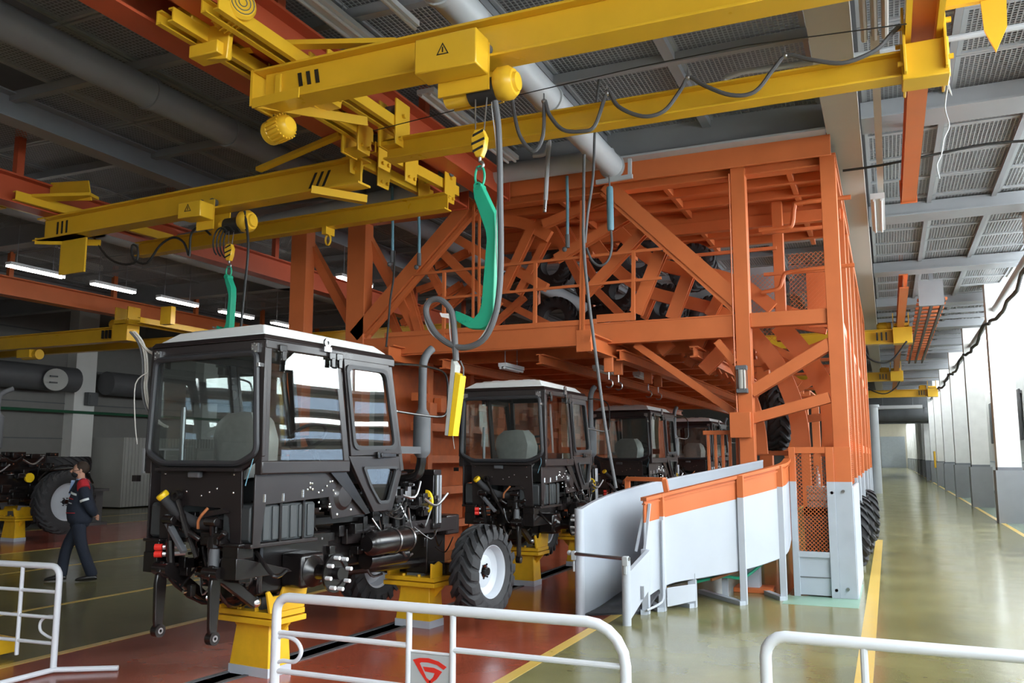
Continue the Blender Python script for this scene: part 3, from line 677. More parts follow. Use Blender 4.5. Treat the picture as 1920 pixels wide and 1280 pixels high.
# ---- third crane, far left and lower in the picture
def simple_crane(label, p0, p1, h, w, ext=True, name='overhead_crane'):
    p0, p1 = Vector(p0), Vector(p1); c = (p0+p1)/2
    t = thing(name, label, 'crane', tuple(c))
    up = Vector((0,0,1)); d = (p1-p0).normalized(); s_ = d.cross(up)
    wb(MB().bar(p0,p1,.03,h).bar(p0,p1,w,.025,off=(0,h/2)).bar(p0,p1,w,.025,off=(0,-h/2)),'girder',M['yellow'],t)
    wb(MB().bar(p1-d*.5+s_*.05,p1+d*.05+s_*.05,w*1.5,h*1.2).bar(p1-d*.45,p1-d*.05,.5,.1,off=(0,h*.8)),'end_block',M['yellow'],t,.01)
    for k in range(3):
        q = p1-d*(.95-.13*k)+s_*(w/2+.012)*1.0
        wb(MB().bar(q-up*h*.3,q+up*h*.3,.05,.05),'black_bar_mark',M['hookst'],t)
    motor(t, p1-d*.95+up*(h*.8)-s_*.1, d, .12,.42)
    for sd in (-.22,.22):
        q = p1-d*.25
        wb(MB().box(q.x+sd-.012,q.x+sd+.012,q.y-.2,q.y+.2,q.z+h*.3,q.z+h/2+.5),'wheel_plate',M['yellow'],t)
    return t
p0 = onZ(30,652,4.9); p1 = onZ(250,628,4.9)
c3 = simple_crane('yellow overhead crane deep in the dark left hall, beyond the second crane',(p1.x-9,p1.y+.2,4.95),(p1.x,p1.y,4.95),.36,.26)
wb(MB().ibeam((p1.x-8,p1.y+1.4,4.9),(p1.x+1.5,p1.y+1.4,4.9),.2,.24),'rear_girder',M['yellow'],c3)
wb(MB().chan((p1.x+.2,p1.y-.4,5.2),(p1.x+.2,p1.y+2,5.2),.1,.14).chan((p1.x+.6,p1.y-.4,5.2),(p1.x+.6,p1.y+2,5.2),.1,.14),'end_carriage',M['yellow'],c3)
wb(MB().box(p1.x+1.0,p1.x+1.35,p1.y-.1,p1.y+.05,5.1,5.55),'wheel_plate',M['yellow'],c3)
q = onY(60,665,p1.y); wb(MB().cyl((q.x-.3,q.y,q.z),(q.x+.3,q.y,q.z),.14,14).cbox((q.x-.1,q.y-.1,q.z+.02),(.5,.2,.22)),'hoist_motor',M['yellow'],c3)
simple_crane('yellow overhead crane in the hall behind the orange tower columns',(-16,21,5.25),(-9.6,21,5.25),.42,.28)
# cranes over the aisle
simple_crane('nearest yellow crane over the aisle beyond the tower',(-4,29,5.5),(.82,29,5.5),.42,.34)
simple_crane('middle yellow crane over the aisle beyond the tower',(-4,44,5.52),(.78,44,5.52),.4,.34)
simple_crane('farthest yellow crane over the aisle, before the black duct',(-4,56,5.5),(2.8,56,5.5),.42,.4)
tag(MB().tube(smoothpath([(-1,28.85,5.3),(-.6,28.75,5.15),(-.3,28.7,4.75),(.2,28.7,4.7),(.7,28.7,5.3)],5),.03,6).build('festoon_cable',M['cable']),'black looped cable under the nearest aisle crane','cable')
tag(MB().tube(smoothpath([(-1,43.9,5.34),(-.6,43.8,4.9),(0,43.7,4.7),(.5,43.8,5.0),(.7,43.9,5.36)],5),.03,6).build('festoon_cable',M['cable']),'black looped cable under the middle aisle crane','cable')
# bus-bar ladder hung over the aisle
lad = thing('cable_ladder','rusty brown ladder-like bus bar hung over the aisle past the tower','cable ladder',(1.2,26,5.6))
for x in (1.0,1.25,1.5): wb(MB().bar((x,24,5.75),(x,40,5.75),.06,.1),'conductor_rail',M['raild'],lad)
for i in range(22): wb(MB().box(.9,1.6,24.3+i*.72,24.5+i*.72,5.8,5.86),'rung',M['orange_dirty'],lad)
for y in (24.2,29,34,39): wb(MB().box(1.2,1.3,y,y+.1,5.85,6.62),'hanger',M['grey'],lad)
wb(MB().box(.92,1.5,23.9,24,5.6,6.25),'end_plate',M['grey'],lad)
# ---- lamps
def lamp(label, p, q, lit, group, w=.16, h=.06, name='tube_lamp', top=None):
    p, q = Vector(p), Vector(q); t = thing(name, label, 'lamp', tuple((p+q)/2), 0, group)
    wb(MB().bar(p,q,w,h,off=(0,h/2+.02)),'housing',M['tubeoff'],t)
    for s_ in ((-.25,.25) if w > .12 else (0,)):
        b = MB(); pp,qq,d,sd,u = b.fr(p,q); b.cyl(pp+sd*w*s_,qq+sd*w*s_,.02,8); wb(b,'tube',M['tubelamp'] if lit else M['tubeoff'],t)
    for e in (p.lerp(q,.15),p.lerp(q,.8)): wb(MB().cyl(e+V(0,0,h),e+V(0,0,max(.12,(top or (6.61 if e.z > 4.2 else 3.585))-e.z)),.008,5),'rod',M['grey'],t)
    return t
for y0,y1 in ((10.8,12.0),(12.7,13.8),(14.5,15.7),(16.5,17.7),(18.5,19.7)):
    lamp('lit white tube lamp in the row over the left hall',(-15.2,y0,5.4),(-15.2,y1,5.4),True,'row of lit tube lamps over the left hall')
lamp('lit white tube lamp between the two left columns of the tower',onZ(635,519,5.5),onZ(635,519,5.5)+V(0,1.2,0),True,None,top=6.215)
for i,x in enumerate((-9.0,-12.2,-15.2)):
    for y in (-16,-12,-8,-4): lamp('lit tube lamp in the rows behind the barriers',(x,y,5.4),(x,y+1.4,5.4),True,'lit tube lamps behind the barriers',name='tube_lamp_offscreen')
lamp('unlit twin tube lamp above the big crane motor',(-5.1,4.2,6.33),(-5.1,7.9,6.33),False,'unlit ceiling lamps over the runway',.26)
lamp('slim unlit tube lamp between mesh panels beside the wide pipe',(-4.4,4.2,6.33),(-4.4,7.5,6.33),False,'unlit ceiling lamps over the runway',.1)
lamp('unlit twin tube lamp behind the big crane hoist',(-4.98,8.75,6.2),(-4.98,11.4,6.2),False,'unlit ceiling lamps over the runway',.24)
lamp('hanging cream tube lamp over the aisle edge beside the tower',(.06,15.0,6.0),(.06,17.2,6.0),False,'aisle lamps',.22,.1)
lamp('pale tube lamp on the chain over the far aisle',(-.6,62,4.9),(2.2,62,4.9),False,'aisle lamps',.3,.2,top=6.16)
cdt = thing('ceiling_conduit','cream cable conduit dropping along the ceiling beside the grey beam','conduit',(.12,9,6.2))
for x in (.0,.1,.2): wb(MB().cyl((x,3,6.2),(x,9.4,6.2),.035,8),'conduit_tube',M['cream'],cdt)
wb(MB().bar((.1,9.3,6.2),(.12,17,6.2),.09,.05),'cable_tray',M['cream'],cdt)
# ================================================================ TYRES AND TRACTORS
def tyre_mb(R, Wd, rim, nl=20):
    """agricultural tyre around the local x axis with chevron lugs"""
    b = MB(); w = Wd/2; t = R-.045
    prof = [(rim,-w*.72),(rim+.03,-w*.86),(rim+(t-rim)*.45,-w*1.0),(t-.05,-w*.93),(t-.012,-w*.72),(t,-w*.3),(t,w*.3),(t-.012,w*.72),(t-.05,w*.93),(rim+(t-rim)*.45,w*1.0),(rim+.03,w*.86),(rim,w*.72),(rim+.02,w*.5),(rim+.02,-w*.5)]
    b.lathe(prof,(0,0,0),(1,0,0),40,True)
    for s in (-1,1):
        for k in range(nl):
            a0 = 2*math.pi*(k+(.5 if s > 0 else 0))/nl
            st = [(-.06*s*s,R-.004,.0),(.30,R-.002,.10),(.62,R-.008,.25),(.90,R-.03,.36),(1.03,R-.085,.40)]
            pr = []
            for u,r,da in st:
                x = s*u*w; th = .042/R*(1.15 if u > .8 else 1)
                for dr in (-.07,0):
                    for dd in (-th,th):
                        a = a0+da+dd*(1.25 if dr < 0 else .8); rr = r+dr
                        pr.append((x, rr*math.cos(a), rr*math.sin(a)))
            n0 = len(b.v); b.v += pr
            for i in range(len(st)-1):
                p = n0+4*i; q = p+4
                b.f += [(p+2,p+3,q+3,q+2),(p,q,q+1,p+1),(p,p+2,q+2,q),(p+1,q+1,q+3,p+3)]
            b.f += [(n0,n0+1,n0+3,n0+2),(n0+4*(len(st)-1),n0+4*(len(st)-1)+2,n0+4*(len(st)-1)+3,n0+4*(len(st)-1)+1)]
    return b
def rim_mb(rim, w, s):
    """dished wheel rim, outer face towards +x*s"""
    b = MB()
    b.lathe([(rim+.02,s*w*.72),(rim-.0,s*w*.74),(rim-.015,s*w*.6),(rim-.03,s*w*.2),(rim-.06,s*w*.1),(rim*.62,s*w*.02),(rim*.5,s*w*.12),(.07,s*w*.12),(.07,s*w*.0),(rim*.55,-s*w*.1),(rim-.05,-s*w*.05),(rim-.02,-s*w*.6),(rim+.02,-s*w*.72)],(0,0,0),(1,0,0),32)
    return b
TY_F = tyre_mb(.49,.30,.27).mesh('front_tyre',M['rubber'])
TY_R = tyre_mb(.80,.42,.46,22).mesh('rear_tyre',M['rubber'])
RIM_F = {s: rim_mb(.27,.15,s).mesh('rim',M['rimw']) for s in (-1,1)}
RIM_R = {s: rim_mb(.46,.21,s).mesh('rim',M['rimw']) for s in (-1,1)}
bm_ = MB(); bm_.cyl((-.03,0,0),(.09,0,0),.055,14)
for k in range(6): a = k*math.pi/3; bm_.cyl((.0,.1*math.cos(a),.1*math.sin(a)),(.05,.1*math.cos(a),.1*math.sin(a)),.014,6)
HUBC = bm_.mesh('hub_cap',M['black'])

STUD = MB().cyl((0,0,0),(.06,0,0),.016,10).mesh('wheel_stud',M['white'])
def make_tractor(label, loc, rz):
    T = thing('tractor', label, 'tractor', loc, rz)
    def B(mb, name, m, par=None, bevel=0): return mb.build(name, M[m], par or T, bevel)
    sideR = lambda s: (lambda u,v,t: (s*t,u,v))     # polygons (y,z) at x=s*t
    rear = lambda u,v,t: (u,-t,v)                   # polygons (x,z) at y=-t
    # --- cab frame
    for s in (-1,1):
        B(MB().bar((s*.625,-.685,1.66),(s*.62,-.685,2.68),.07,.075,(0,1,0)),'rear_pillar','cabm',bevel=.008)
        B(MB().bar((s*.635,.285,1.74),(s*.625,.135,2.64),.03,.075,(0,1,0)),'middle_pillar','cabm',bevel=.006)
        B(MB().bar((s*.63,1.07,1.66),(s*.60,.88,2.68),.06,.06,(0,1,0)),'front_pillar','cabm',bevel=.008)
        B(MB().box(min(s*.58,s*.66),max(s*.58,s*.66),-.72,.92,2.63,2.70),'top_rail','cabm',bevel=.008)
        B(MB().box(min(s*.60,s*.665),max(s*.60,s*.665),-.72,.31,1.665,1.765),'sill','cabm',bevel=.01)
        # fixed side window with glass
        B(MB().prism([(-.64,1.77),(.265,1.77),(.125,2.625),(-.645,2.625)],sideR(s),.638,.643),'side_window','glass')
        # door: upper frame ring, glass, lower panel with small window
        o = [(.195,2.64),(.83,2.64),(1.04,1.82),(.32,1.80)]; i = [(.235,2.575),(.785,2.575),(.955,1.88),(.365,1.87)]
        d = B(MB().ring(o,i,sideR(s),.63,.662),'door','cabm',bevel=.006)
        def rr(poly, k=.035, n=4):
            out = []; m = len(poly)
            for a in range(m):
                p = Vector((*poly[a],0)); pr = (Vector((*poly[a-1],0))-p).normalized(); nx = (Vector((*poly[(a+1)%m],0))-p).normalized()
                for t in range(n+1):
                    f = t/n; q = p+pr*k*(1-f)**2+nx*k*f**2; out.append((q.x,q.y))
            return out
        gi = rr(i,.07); cx = sum(p[0] for p in i)/4; cz = sum(p[1] for p in i)/4
        go = [(cx+(a-cx)*1.07,cz+(b_-cz)*1.05) for a,b_ in gi]
        B(MB().ring(go,[(cx+(a-cx)*.94,cz+(b_-cz)*.95) for a,b_ in gi],sideR(s),.655,.675),'window_seal','gasket',d)
        B(MB().prism(i,sideR(s),.644,.650),'window_glass','glass',d)
        lo = [(.30,1.80),(1.05,1.80),(1.075,1.68),(.93,1.31),(.66,1.31),(.44,1.60)]
        li = [(.50,1.70),(.985,1.70),(.975,1.66),(.865,1.385),(.73,1.385),(.60,1.53)]
        lp = B(MB().ring(lo,li,sideR(s),.62,.655),'lower_door','cabm',d,.004)
        gi = rr(li,.03); cx = .78; cz = 1.56
        B(MB().ring([(cx+(a-cx)*1.06,cz+(b_-cz)*1.06) for a,b_ in gi],[(cx+(a-cx)*.9,cz+(b_-cz)*.9) for a,b_ in gi],sideR(s),.645,.67),'lower_seal','gasket',d)
        B(MB().prism(li,sideR(s),.63,.634),'lower_glass','glass',d)
        B(MB().box(min(s*.66,s*.70),max(s*.66,s*.70),.70,.92,1.79,1.83).box(min(s*.66,s*.69),max(s*.66,s*.69),.66,.74,1.78,1.84),'door_handle','black',d,.005)
        # hinges on top rail
        for y in (-.55,.03,.12): B(MB().cbox((s*.667,y,2.64),(.03,.08,.06)).cbox((s*.672,y+.01,2.585),(.025,.045,.08)),'window_hinge','black',bevel=.005)
        B(MB().lathe([(.016,-.01),(.04,-.01),(.04,.01),(.016,.01)],(s*.675,-.04,2.745),(1,0,0),16,True).cbox((s*.672,-.04,2.69),(.03,.09,.04)),'lifting_eye','steel')
        # inner mudguard / fender
        fp = [(-.72,1.665),(.30,1.665),(.64,1.295),(.17,1.275),(.12,1.46),(-.60,1.43),(-.645,1.12),(-.72,1.12)]
        fo = B(MB().prism(fp,sideR(s),.585,.60),'fender','cabm',bevel=.003)
        B(MB().lathe([(0,.03),(.09,.028),(.12,.0),(.12,-.01)],(s*.60,.30,1.46),(s,0,0),20),'fender_boss','cabm',fo)
        bl = MB()
        rnd = random.Random(3)
        for y,z in [(-.62,1.47),(-.42,1.47),(-.2,1.49)]: bl.cyl((s*.60,y,z-.02),(s*.60,y,z+.04),.012,6)
        for q in range(15): bl.sph((s*.605,rnd.uniform(-.1,.25),rnd.uniform(1.36,1.62)),.011,6,4)
        for y,z in [(-.12,1.58),(-.15,1.53),(-.09,1.53),(-.12,1.545),(.22,1.31),(.4,1.34),(.35,1.47),(.27,1.49)]: bl.sph((s*.605,y,z),.013,6,4)
        B(bl,'fender_bolts','chrome',fo)
        B(MB().prism([(.10,1.665),(.30,1.665),(.64,1.30),(.58,1.29)],sideR(s),.60,.63),'fender_lip','black',fo)
        # fuel tank
        tk = B(MB().prism([(-.70,1.145),(-.02,1.135),(.0,1.16),(.0,1.41),(-.02,1.43),(-.70,1.425),(-.72,1.40),(-.72,1.17)],sideR(s),.27,.56),'fuel_tank','plastic',bevel=.012)
        for k in range(7): B(MB().box(min(s*.555,s*.575),max(s*.555,s*.575),-.69+k*.098,-.62+k*.098,1.155,1.415),'tank_rib','plastic',tk,.008)
        for y in (-.42,-.16): B(MB().box(min(s*.56,s*.585),max(s*.56,s*.585),y-.012,y+.012,1.12,1.44).box(min(s*.27,s*.585),max(s*.27,s*.585),y-.012,y+.012,1.43,1.445),'tank_strap','black',tk)
        B(MB().box(min(s*.25,s*.6),max(s*.25,s*.6),-.74,-.0,1.11,1.14),'tank_tray','cabm',bevel=.005)
        # rear cab mount
        B(MB().box(min(s*.36,s*.52),max(s*.36,s*.52),-.79,-.63,1.03,1.13).box(min(s*.34,s*.54),max(s*.34,s*.54),-.80,-.62,1.12,1.145).cyl((s*.44,-.71,.93),(s*.44,-.71,1.03),.065,14),'cab_mount','black',bevel=.006)
        B(MB().prism([(-.80,.88),(-.2,.88),(-.25,.91),(-.72,1.03),(-.80,1.04)],sideR(s),.36,.52),'mount_bracket','black',bevel=.004)
        # axle half, hub flange, studs
        B(MB().box(min(s*.26,s*.50),max(s*.26,s*.50),-.07,.21,.72,1.0),'axle_housing','black',bevel=.03)
        B(MB().lathe([(.10,.46),(.13,.47),(.13,.50),(.10,.52),(.065,.56),(.06,.70),(.10,.72),(.155,.725),(.155,.745),(.11,.748),(.10,.735),(.05,.735),(.05,.80),(0,.80)],(0,.07,.85),(s,0,0),28),'axle_hub','black')
        for k in range(8):
            a = k*math.pi/4+.2; o = inst(STUD,'wheel_stud',T,(s*.74,.07+.128*math.cos(a),.85+.128*math.sin(a))); o.scale = (s,1,1)
        # frame rail to the front
        B(MB().box(min(s*.22,s*.28),max(s*.22,s*.28),.75,2.62,1.0,1.14),'frame_rail','cabm',bevel=.006)
        # front wheels
        y,z = 2.42,.60
        w = bpy.data.objects.new('front_wheel', TY_F); COL.objects.link(w); w.parent = T; w.location = (s*.74,y,z); w.rotation_euler = (.1,0,0 if s > 0 else math.pi)
        inst(RIM_F[1],'rim',w); inst(HUBC,'hub_cap',w,(-.01,0,0)).scale = (.8,.75,.75)
    # --- rear face
    out = [(-.655,2.64),(.655,2.64),(.665,1.80),(.46,1.69),(-.46,1.69),(-.665,1.80)]
    inn = [(-.56,2.585),(.56,2.585),(.60,1.84),(.42,1.755),(-.42,1.755),(-.60,1.84)]
    rw = B(MB().ring(out,inn,rear,.69,.725),'rear_frame','cabm',bevel=.006)
    def sc(poly,k,cz=2.2): return [(a*k,cz+(b-cz)*k) for a,b in poly]
    seal = MB(); pts = [V(a,-.735,b) for a,b in sc(inn,1.03)]
    sp = []
    for i in range(6):
        p = pts[i]; a = (pts[i-1]-p).normalized(); c = (pts[(i+1)%6]-p).normalized()
        for t in (0,.25,.5,.75,1): sp.append(p+a*.06*(1-t)**2+c*.06*t**2)
    seal.tube(sp,.026,8,closed=True); B(seal,'rear_window_seal','gasket',rw)
    B(MB().prism(inn,rear,.715,.721),'rear_glass','glass',rw)
    B(MB().box(-.64,.64,-.722,-.66,2.62,2.70),'rear_header','cabm',bevel=.005)
    for s in (-1,1):
        hb = MB().cbox((s*.56,-.735,2.635),(.07,.02,.07))
        for dx,dz in ((-.02,.02),(.02,.02),(-.02,-.01),(.01,-.03),(.0,.03)): hb.sph((s*.56+dx,-.747,2.635+dz),.010,6,4)
        B(hb,'corner_bracket','chrome' if False else 'steel',rw)
    B(MB().cbox((.60,-.74,2.5),(.05,.03,.03)),'latch','chrome',rw)
    B(MB().prism([(-.46,1.70),(.46,1.70),(.48,1.12),(.37,1.12),(.34,1.33),(.24,1.40),(-.16,1.41),(-.26,1.34),(-.30,1.12),(-.44,1.12)],rear,.705,.725),'rear_panel','cabm',bevel=.004)
    B(MB().box(-.44,.46,-.80,-.705,1.685,1.705),'panel_ledge','cabm')
    B(MB().cbox((-.03,-.745,1.655),(.13,.05,.05)),'number_lamp','exh',bevel=.012)
    rv = MB()
    for x,z in ((-.39,1.5),(-.14,1.52),(.12,1.52),(.38,1.52),(.2,1.55),(.38,1.66),(-.40,1.66),(.03,1.49)): rv.sph((x,-.727,z),.009,6,4)
    B(rv,'rivets','chrome')
    # --- roof
    B(MB().hexa([(-.66,-.74,2.70),(.66,-.74,2.70),(.62,.98,2.70),(-.62,.98,2.70),(-.63,-.71,2.745),(.63,-.71,2.745),(.60,.95,2.745),(-.60,.95,2.745)]),'roof_edge','cabm',bevel=.006)
    rf = B(MB().hexa([(-.61,-.69,2.745),(.61,-.69,2.745),(.57,.93,2.745),(-.57,.93,2.745),(-.46,-.60,2.835),(.55,-.64,2.835),(.50,.80,2.825),(-.44,.80,2.825)]),'roof','roofw',bevel=.015)
    B(MB().hexa([(-.40,-.58,2.83),(.48,-.6,2.83),(.44,.70,2.82),(-.38,.70,2.82),(-.36,-.54,2.852),(.43,-.56,2.852),(.40,.62,2.84),(-.34,.62,2.84)]),'roof_panel','roofw',rf,.01)
    for x in (-.2,.05,.28): B(MB().hexa([(x-.06,-.52,2.85),(x+.06,-.52,2.85),(x+.06,.55,2.84),(x-.06,.55,2.84),(x-.045,-.50,2.862),(x+.045,-.50,2.862),(x+.045,.53,2.852),(x-.045,.53,2.852)]),'roof_rib','roofw',rf)
    # --- front of cab
    B(MB().box(-.62,.62,.97,1.03,1.66,1.74).bar((-.60,.9,2.66),(.60,.9,2.66),.06,.07),'front_frame','cabm')
    B(MB().hexa([(-.6,1.03,1.74),(.6,1.03,1.74),(.6,1.036,1.74),(-.6,1.036,1.74),(-.58,.88,2.64),(.58,.88,2.64),(.58,.886,2.64),(-.58,.886,2.64)]),'windscreen','glass')
    B(MB().box(-.27,.27,-.68,1.0,1.2,1.26).box(-.58,.58,-.66,.95,1.62,1.66) if False else MB().box(-.27,.27,-.68,1.0,1.2,1.26),'cab_floor','black')
    B(MB().box(-.58,.58,.98,1.02,1.34,1.7),'firewall','black')
    # interior
    sb = B(MB().box(-.24,.26,-.3,.15,1.28,1.62),'seat_base','plastic',bevel=.03)
    bk = [(1.62,.20,.30),(1.75,.27,.29),(1.95,.29,.25),(2.08,.26,.22),(2.16,.17,.17)]
    mb = MB(); rn = random.Random(5)
    n = 14
    for z,hw,hd in bk:
        for k in range(n):
            a = 2*math.pi*k/n; j = 1+rn.uniform(-.09,.09)
            mb.v.append((.02+hw*j*math.copysign(abs(math.cos(a))**.6,math.cos(a)),-.28+hd*.55*j*math.copysign(abs(math.sin(a))**.7,math.sin(a)),z+rn.uniform(-.01,.01)))
    for i in range(len(bk)-1):
        for k in range(n): mb.f.append((i*n+k,i*n+(k+1)%n,(i+1)*n+(k+1)%n,(i+1)*n+k))
    mb.f.append(tuple((len(bk)-1)*n+k for k in range(n)))
    B(mb,'wrapped_seat','seat')
    B(MB().tube([(-.02+.2*math.cos(a),.52+.10*math.sin(a),1.98+.12*math.sin(a)) for a in [k*math.pi/12 for k in range(24)]],.016,8,closed=True).cyl((-.02,.52,1.98),(-.02,.75,1.6),.03,8).bar((-.2,.52,1.98),(.18,.52,1.98),.03,.02),'steering_wheel','rubber')
    B(MB().box(-.45,.45,.72,.98,1.55,1.85),'dashboard','plastic',bevel=.03)
    B(MB().cyl((-.3,-.66,1.3),(-.3,-.66,2.2),.02,8).cyl((.1,.9,1.7),(.06,.86,2.6),.02,8),'inner_post','steel')
    # --- drive train
    B(MB().box(-.26,.26,-.30,.55,.68,1.15).box(-.2,.2,.55,1.1,.78,1.15).cyl((0,-.40,.85),(0,-.30,.85),.22,20),'gearbox','black',bevel=.03)
    B(MB().lathe([(0,-.5),(.16,-.5),(.2,-.44),(.25,-.42),(.25,-.38),(.2,-.34),(.2,.1),(0,.1)],(0,.12,.82),(0,1,0),20).cbox((0,-.42,1.0),(.34,.2,.3)),'rear_housing','black',bevel=.01)
    for q in range(10):
        a = q*math.pi/5; B(MB().cyl((.225*math.cos(a),-.32,.82+.225*math.sin(a)),(.225*math.cos(a),-.27,.82+.225*math.sin(a)),.014,6),'housing_bolt','chrome') if q % 2 == 0 else None
    e = B(MB().box(-.2,.2,1.1,1.95,1.02,1.42).box(-.17,.17,1.12,1.9,1.42,1.58).box(-.14,.14,1.15,1.88,1.58,1.64).box(-.24,.2,1.3,1.5,1.1,1.3),'engine_block','black',bevel=.015)
    for y in (1.2,1.38,1.56,1.74): B(MB().box(.19,.25,y-.05,y+.05,1.3,1.5).cyl((.22,y,1.5),(.22,y,1.56),.02,8),'injector','steel',e,.006)
    for y,z,r_ in ((1.28,1.2,.055),(1.48,1.16,.05)): B(MB().lathe([(0,0),(r_,0),(r_,.16),(r_*.7,.18),(0,.18)],(.29,y,z-.1),(0,0,1),14),'filter','black',e)
    al = B(MB().cyl((.27,1.80,1.33),(.27,2.0,1.33),.07,16).cyl((.27,1.78,1.33),(.27,1.8,1.33),.05,14),'alternator','steel',e)
    B(MB().ring([(.085*math.cos(a),.12*math.sin(a)) for a in [k*math.pi/8-1.57 for k in range(9)]],[(.05*math.cos(a),.08*math.sin(a)) for a in [k*math.pi/8-1.57 for k in range(9)]],lambda u,v,t:(.30+u,t,1.33+v),1.97,2.0),'yellow_guard','cap',e)
    B(MB().lathe([(0,0),(.06,0),(.06,.03),(.2,.02),(.2,.04),(.05,.05),(0,.05)],(0,1.98,1.35),(0,1,0),18),'fan','black',e)
    rd = B(MB().box(-.30,.30,2.12,2.22,1.08,1.62).box(-.32,.32,2.1,2.24,1.60,1.66).box(-.32,.32,2.1,2.24,1.04,1.1),'radiator','black',bevel=.008)
    for s in (-1,1): B(MB().cyl((s*.33,2.14,1.1),(s*.33,2.14,1.6),.018,8).cyl((s*.33,2.2,1.1),(s*.33,2.2,1.6),.018,8),'radiator_tube','steel',rd)
    B(MB().box(-.26,.26,2.45,2.7,.95,1.16),'front_bracket','cabm',bevel=.015)
    B(MB().bar((-.60,2.42,.6),(.60,2.42,.6),.12,.13).cyl((-.7,2.42,.6),(-.5,2.42,.6),.1,14).cyl((.5,2.42,.6),(.7,2.42,.6),.1,14).box(-.14,.14,2.25,2.6,.55,1.0),'front_axle','black',bevel=.015)
    B(MB().cyl((0,.5,.74),(0,2.3,.66),.05,10).cyl((.3,1.0,.83),(.3,1.6,.83),.085,16),'drive_shaft','black')
    at = B(MB().lathe([(0,-.02),(.07,-.02),(.11,.02),(.115,.05),(.115,.6),(.11,.63),(.07,.67),(0,.67)],(.44,.86,1.0),(0,1,0),24),'air_tank','black')
    for y in (1.22,1.44): B(MB().lathe([(.117,-.01),(.124,-.01),(.124,.01),(.117,.01)],(.44,y,1.0),(0,1,0),24,True),'tank_band','steel',at)
    # exhaust
    ex = B(MB().lathe([(0,0),(.045,0),(.085,.05),(.09,.08),(.09,.40),(.085,.43),(.045,.5),(.043,.54),(0,.54)],(.40,1.75,1.78),(0,0,1),20),'muffler','exh')
    B(MB().tube(smoothpath([(.40,1.75,2.3),(.40,1.75,2.62),(.40,1.76,2.76),(.41,1.81,2.86),(.43,1.87,2.92)],5),.043,14),'exhaust_pipe','exh',ex)
    B(MB().tube(smoothpath([(.40,1.75,1.8),(.39,1.75,1.70),(.34,1.74,1.6),(.15,1.72,1.56)],4),.05,12),'manifold','black',ex)
    B(MB().box(.36,.62,1.0,1.72,1.80,1.86) if False else MB().bar((.60,1.07,1.86),(.42,1.72,1.86),.02,.07),'exhaust_bracket','exh',ex)
    B(MB().tube(smoothpath([(.62,.93,2.66),(.66,1.25,2.68),(.70,1.62,2.66),(.72,1.72,2.58),(.72,1.74,2.4),(.72,1.72,2.24),(.68,1.6,2.19),(.62,1.0,2.22)],4),.011,8),'mirror_rod','black')
    B(MB().sph((.62,.93,2.66),.022).sph((.62,1.0,2.22),.022),'rod_clamp','chrome')
    # --- rear linkage
    for s in (-1,1):
        L_ = B(MB().prism([(-.86,.90),(-.82,.98),(-.72,.95),(-.36,.68),(-.33,.63),(-.38,.60),(-.72,.83),(-.82,.86)],sideR(s),.25,.30),'lower_link','black',bevel=.008)
        B(MB().sph((s*.275,-.35,.64),.045,12,8),'link_ball','chrome',L_)
        B(MB().cyl((s*.20,-.80,.92),(s*.36,-.80,.92),.05,14),'link_pin','black',L_)
        B(MB().prism([(-.045,.88),(.03,.89),(.05,.82),(.035,.52),(.03,.45),(-.03,.45),(-.045,.52),(-.055,.80)],lambda u,v,t:(s*t,-.80+u,v),.285,.32),'hanging_arm','black',L_,.008)
        B(MB().lathe([(.022,-.03),(.05,-.03),(.05,.03),(.022,.03)],(s*.302,-.80,.445),(1,0,0),16,True),'arm_eye','black',L_)
        B(MB().lathe([(.012,-.033),(.024,-.033),(.024,.033),(.012,.033)],(s*.302,-.80,.445),(1,0,0),14,True),'eye_bush','steel',L_)
        B(MB().cyl((s*.23,-.76,.88),(s*.24,-.80,1.30),.018,8).cyl((s*.232,-.77,.96),(s*.236,-.785,1.14),.032,10),'lift_rod','black')
        B(MB().bar((s*.24,-.80,1.30),(s*.2,-.5,1.22),.05,.07).cyl((s*.30,-.80,1.30),(s*.18,-.80,1.30),.034,10),'lift_arm','black',bevel=.006)
        cpts = [V(s*.25,-.76,.84).lerp(V(s*.08,-.3,.62),t/9)-V(0,0,.09*math.sin(math.pi*t/9)) for t in range(10)]
        B(MB().tube(cpts,[.02 if i % 2 else .012 for i in range(10)],6),'check_chain','black')
    tlk = B(MB().cyl((-.19,-.77,1.46),(.07,-.78,1.02),.020,10).lathe([(.022,-.022),(.042,-.022),(.042,.022),(.022,.022)],(-.20,-.77,1.49),(0,1,0),16,True).cyl((-.12,-.775,1.34),(-.02,-.78,1.17),.028,10),'top_link','black')
    B(MB().bar((-.30,-.78,1.30),(-.05,-.80,1.06),.05,.035).cyl((-.3,-.78,1.3),(-.3,-.72,1.3),.04,10),'lever_arm','exh',bevel=.004)
    cy = B(MB().cyl((.26,-.78,.84),(.26,-.78,.94),.025,10).cyl((.26,-.78,.93),(.25,-.77,1.10),.042,14),'lift_cylinder','exh',bevel=.003)
    B(MB().cyl((.25,-.77,1.10),(.25,-.765,1.19),.06,14).cyl((.25,-.765,1.19),(.25,-.76,1.33),.015,8).cbox((.25,-.765,1.16),(.15,.1,.06)),'cylinder_head','black',cy,.006)
    B(MB().box(.12,.34,-.80,-.6,1.12,1.22).cyl((.33,-.8,1.18),(.41,-.82,1.23),.026,8).cyl((.12,-.8,1.16),(.04,-.84,1.22),.022,8),'control_valve','black',bevel=.02)
    B(MB().lathe([(0,0),(.045,0),(.05,.012),(.05,.036),(.045,.045),(0,.045)],(-.33,-.78,1.47),(-.35,-.55,.74),18),'filler_cap','cap')
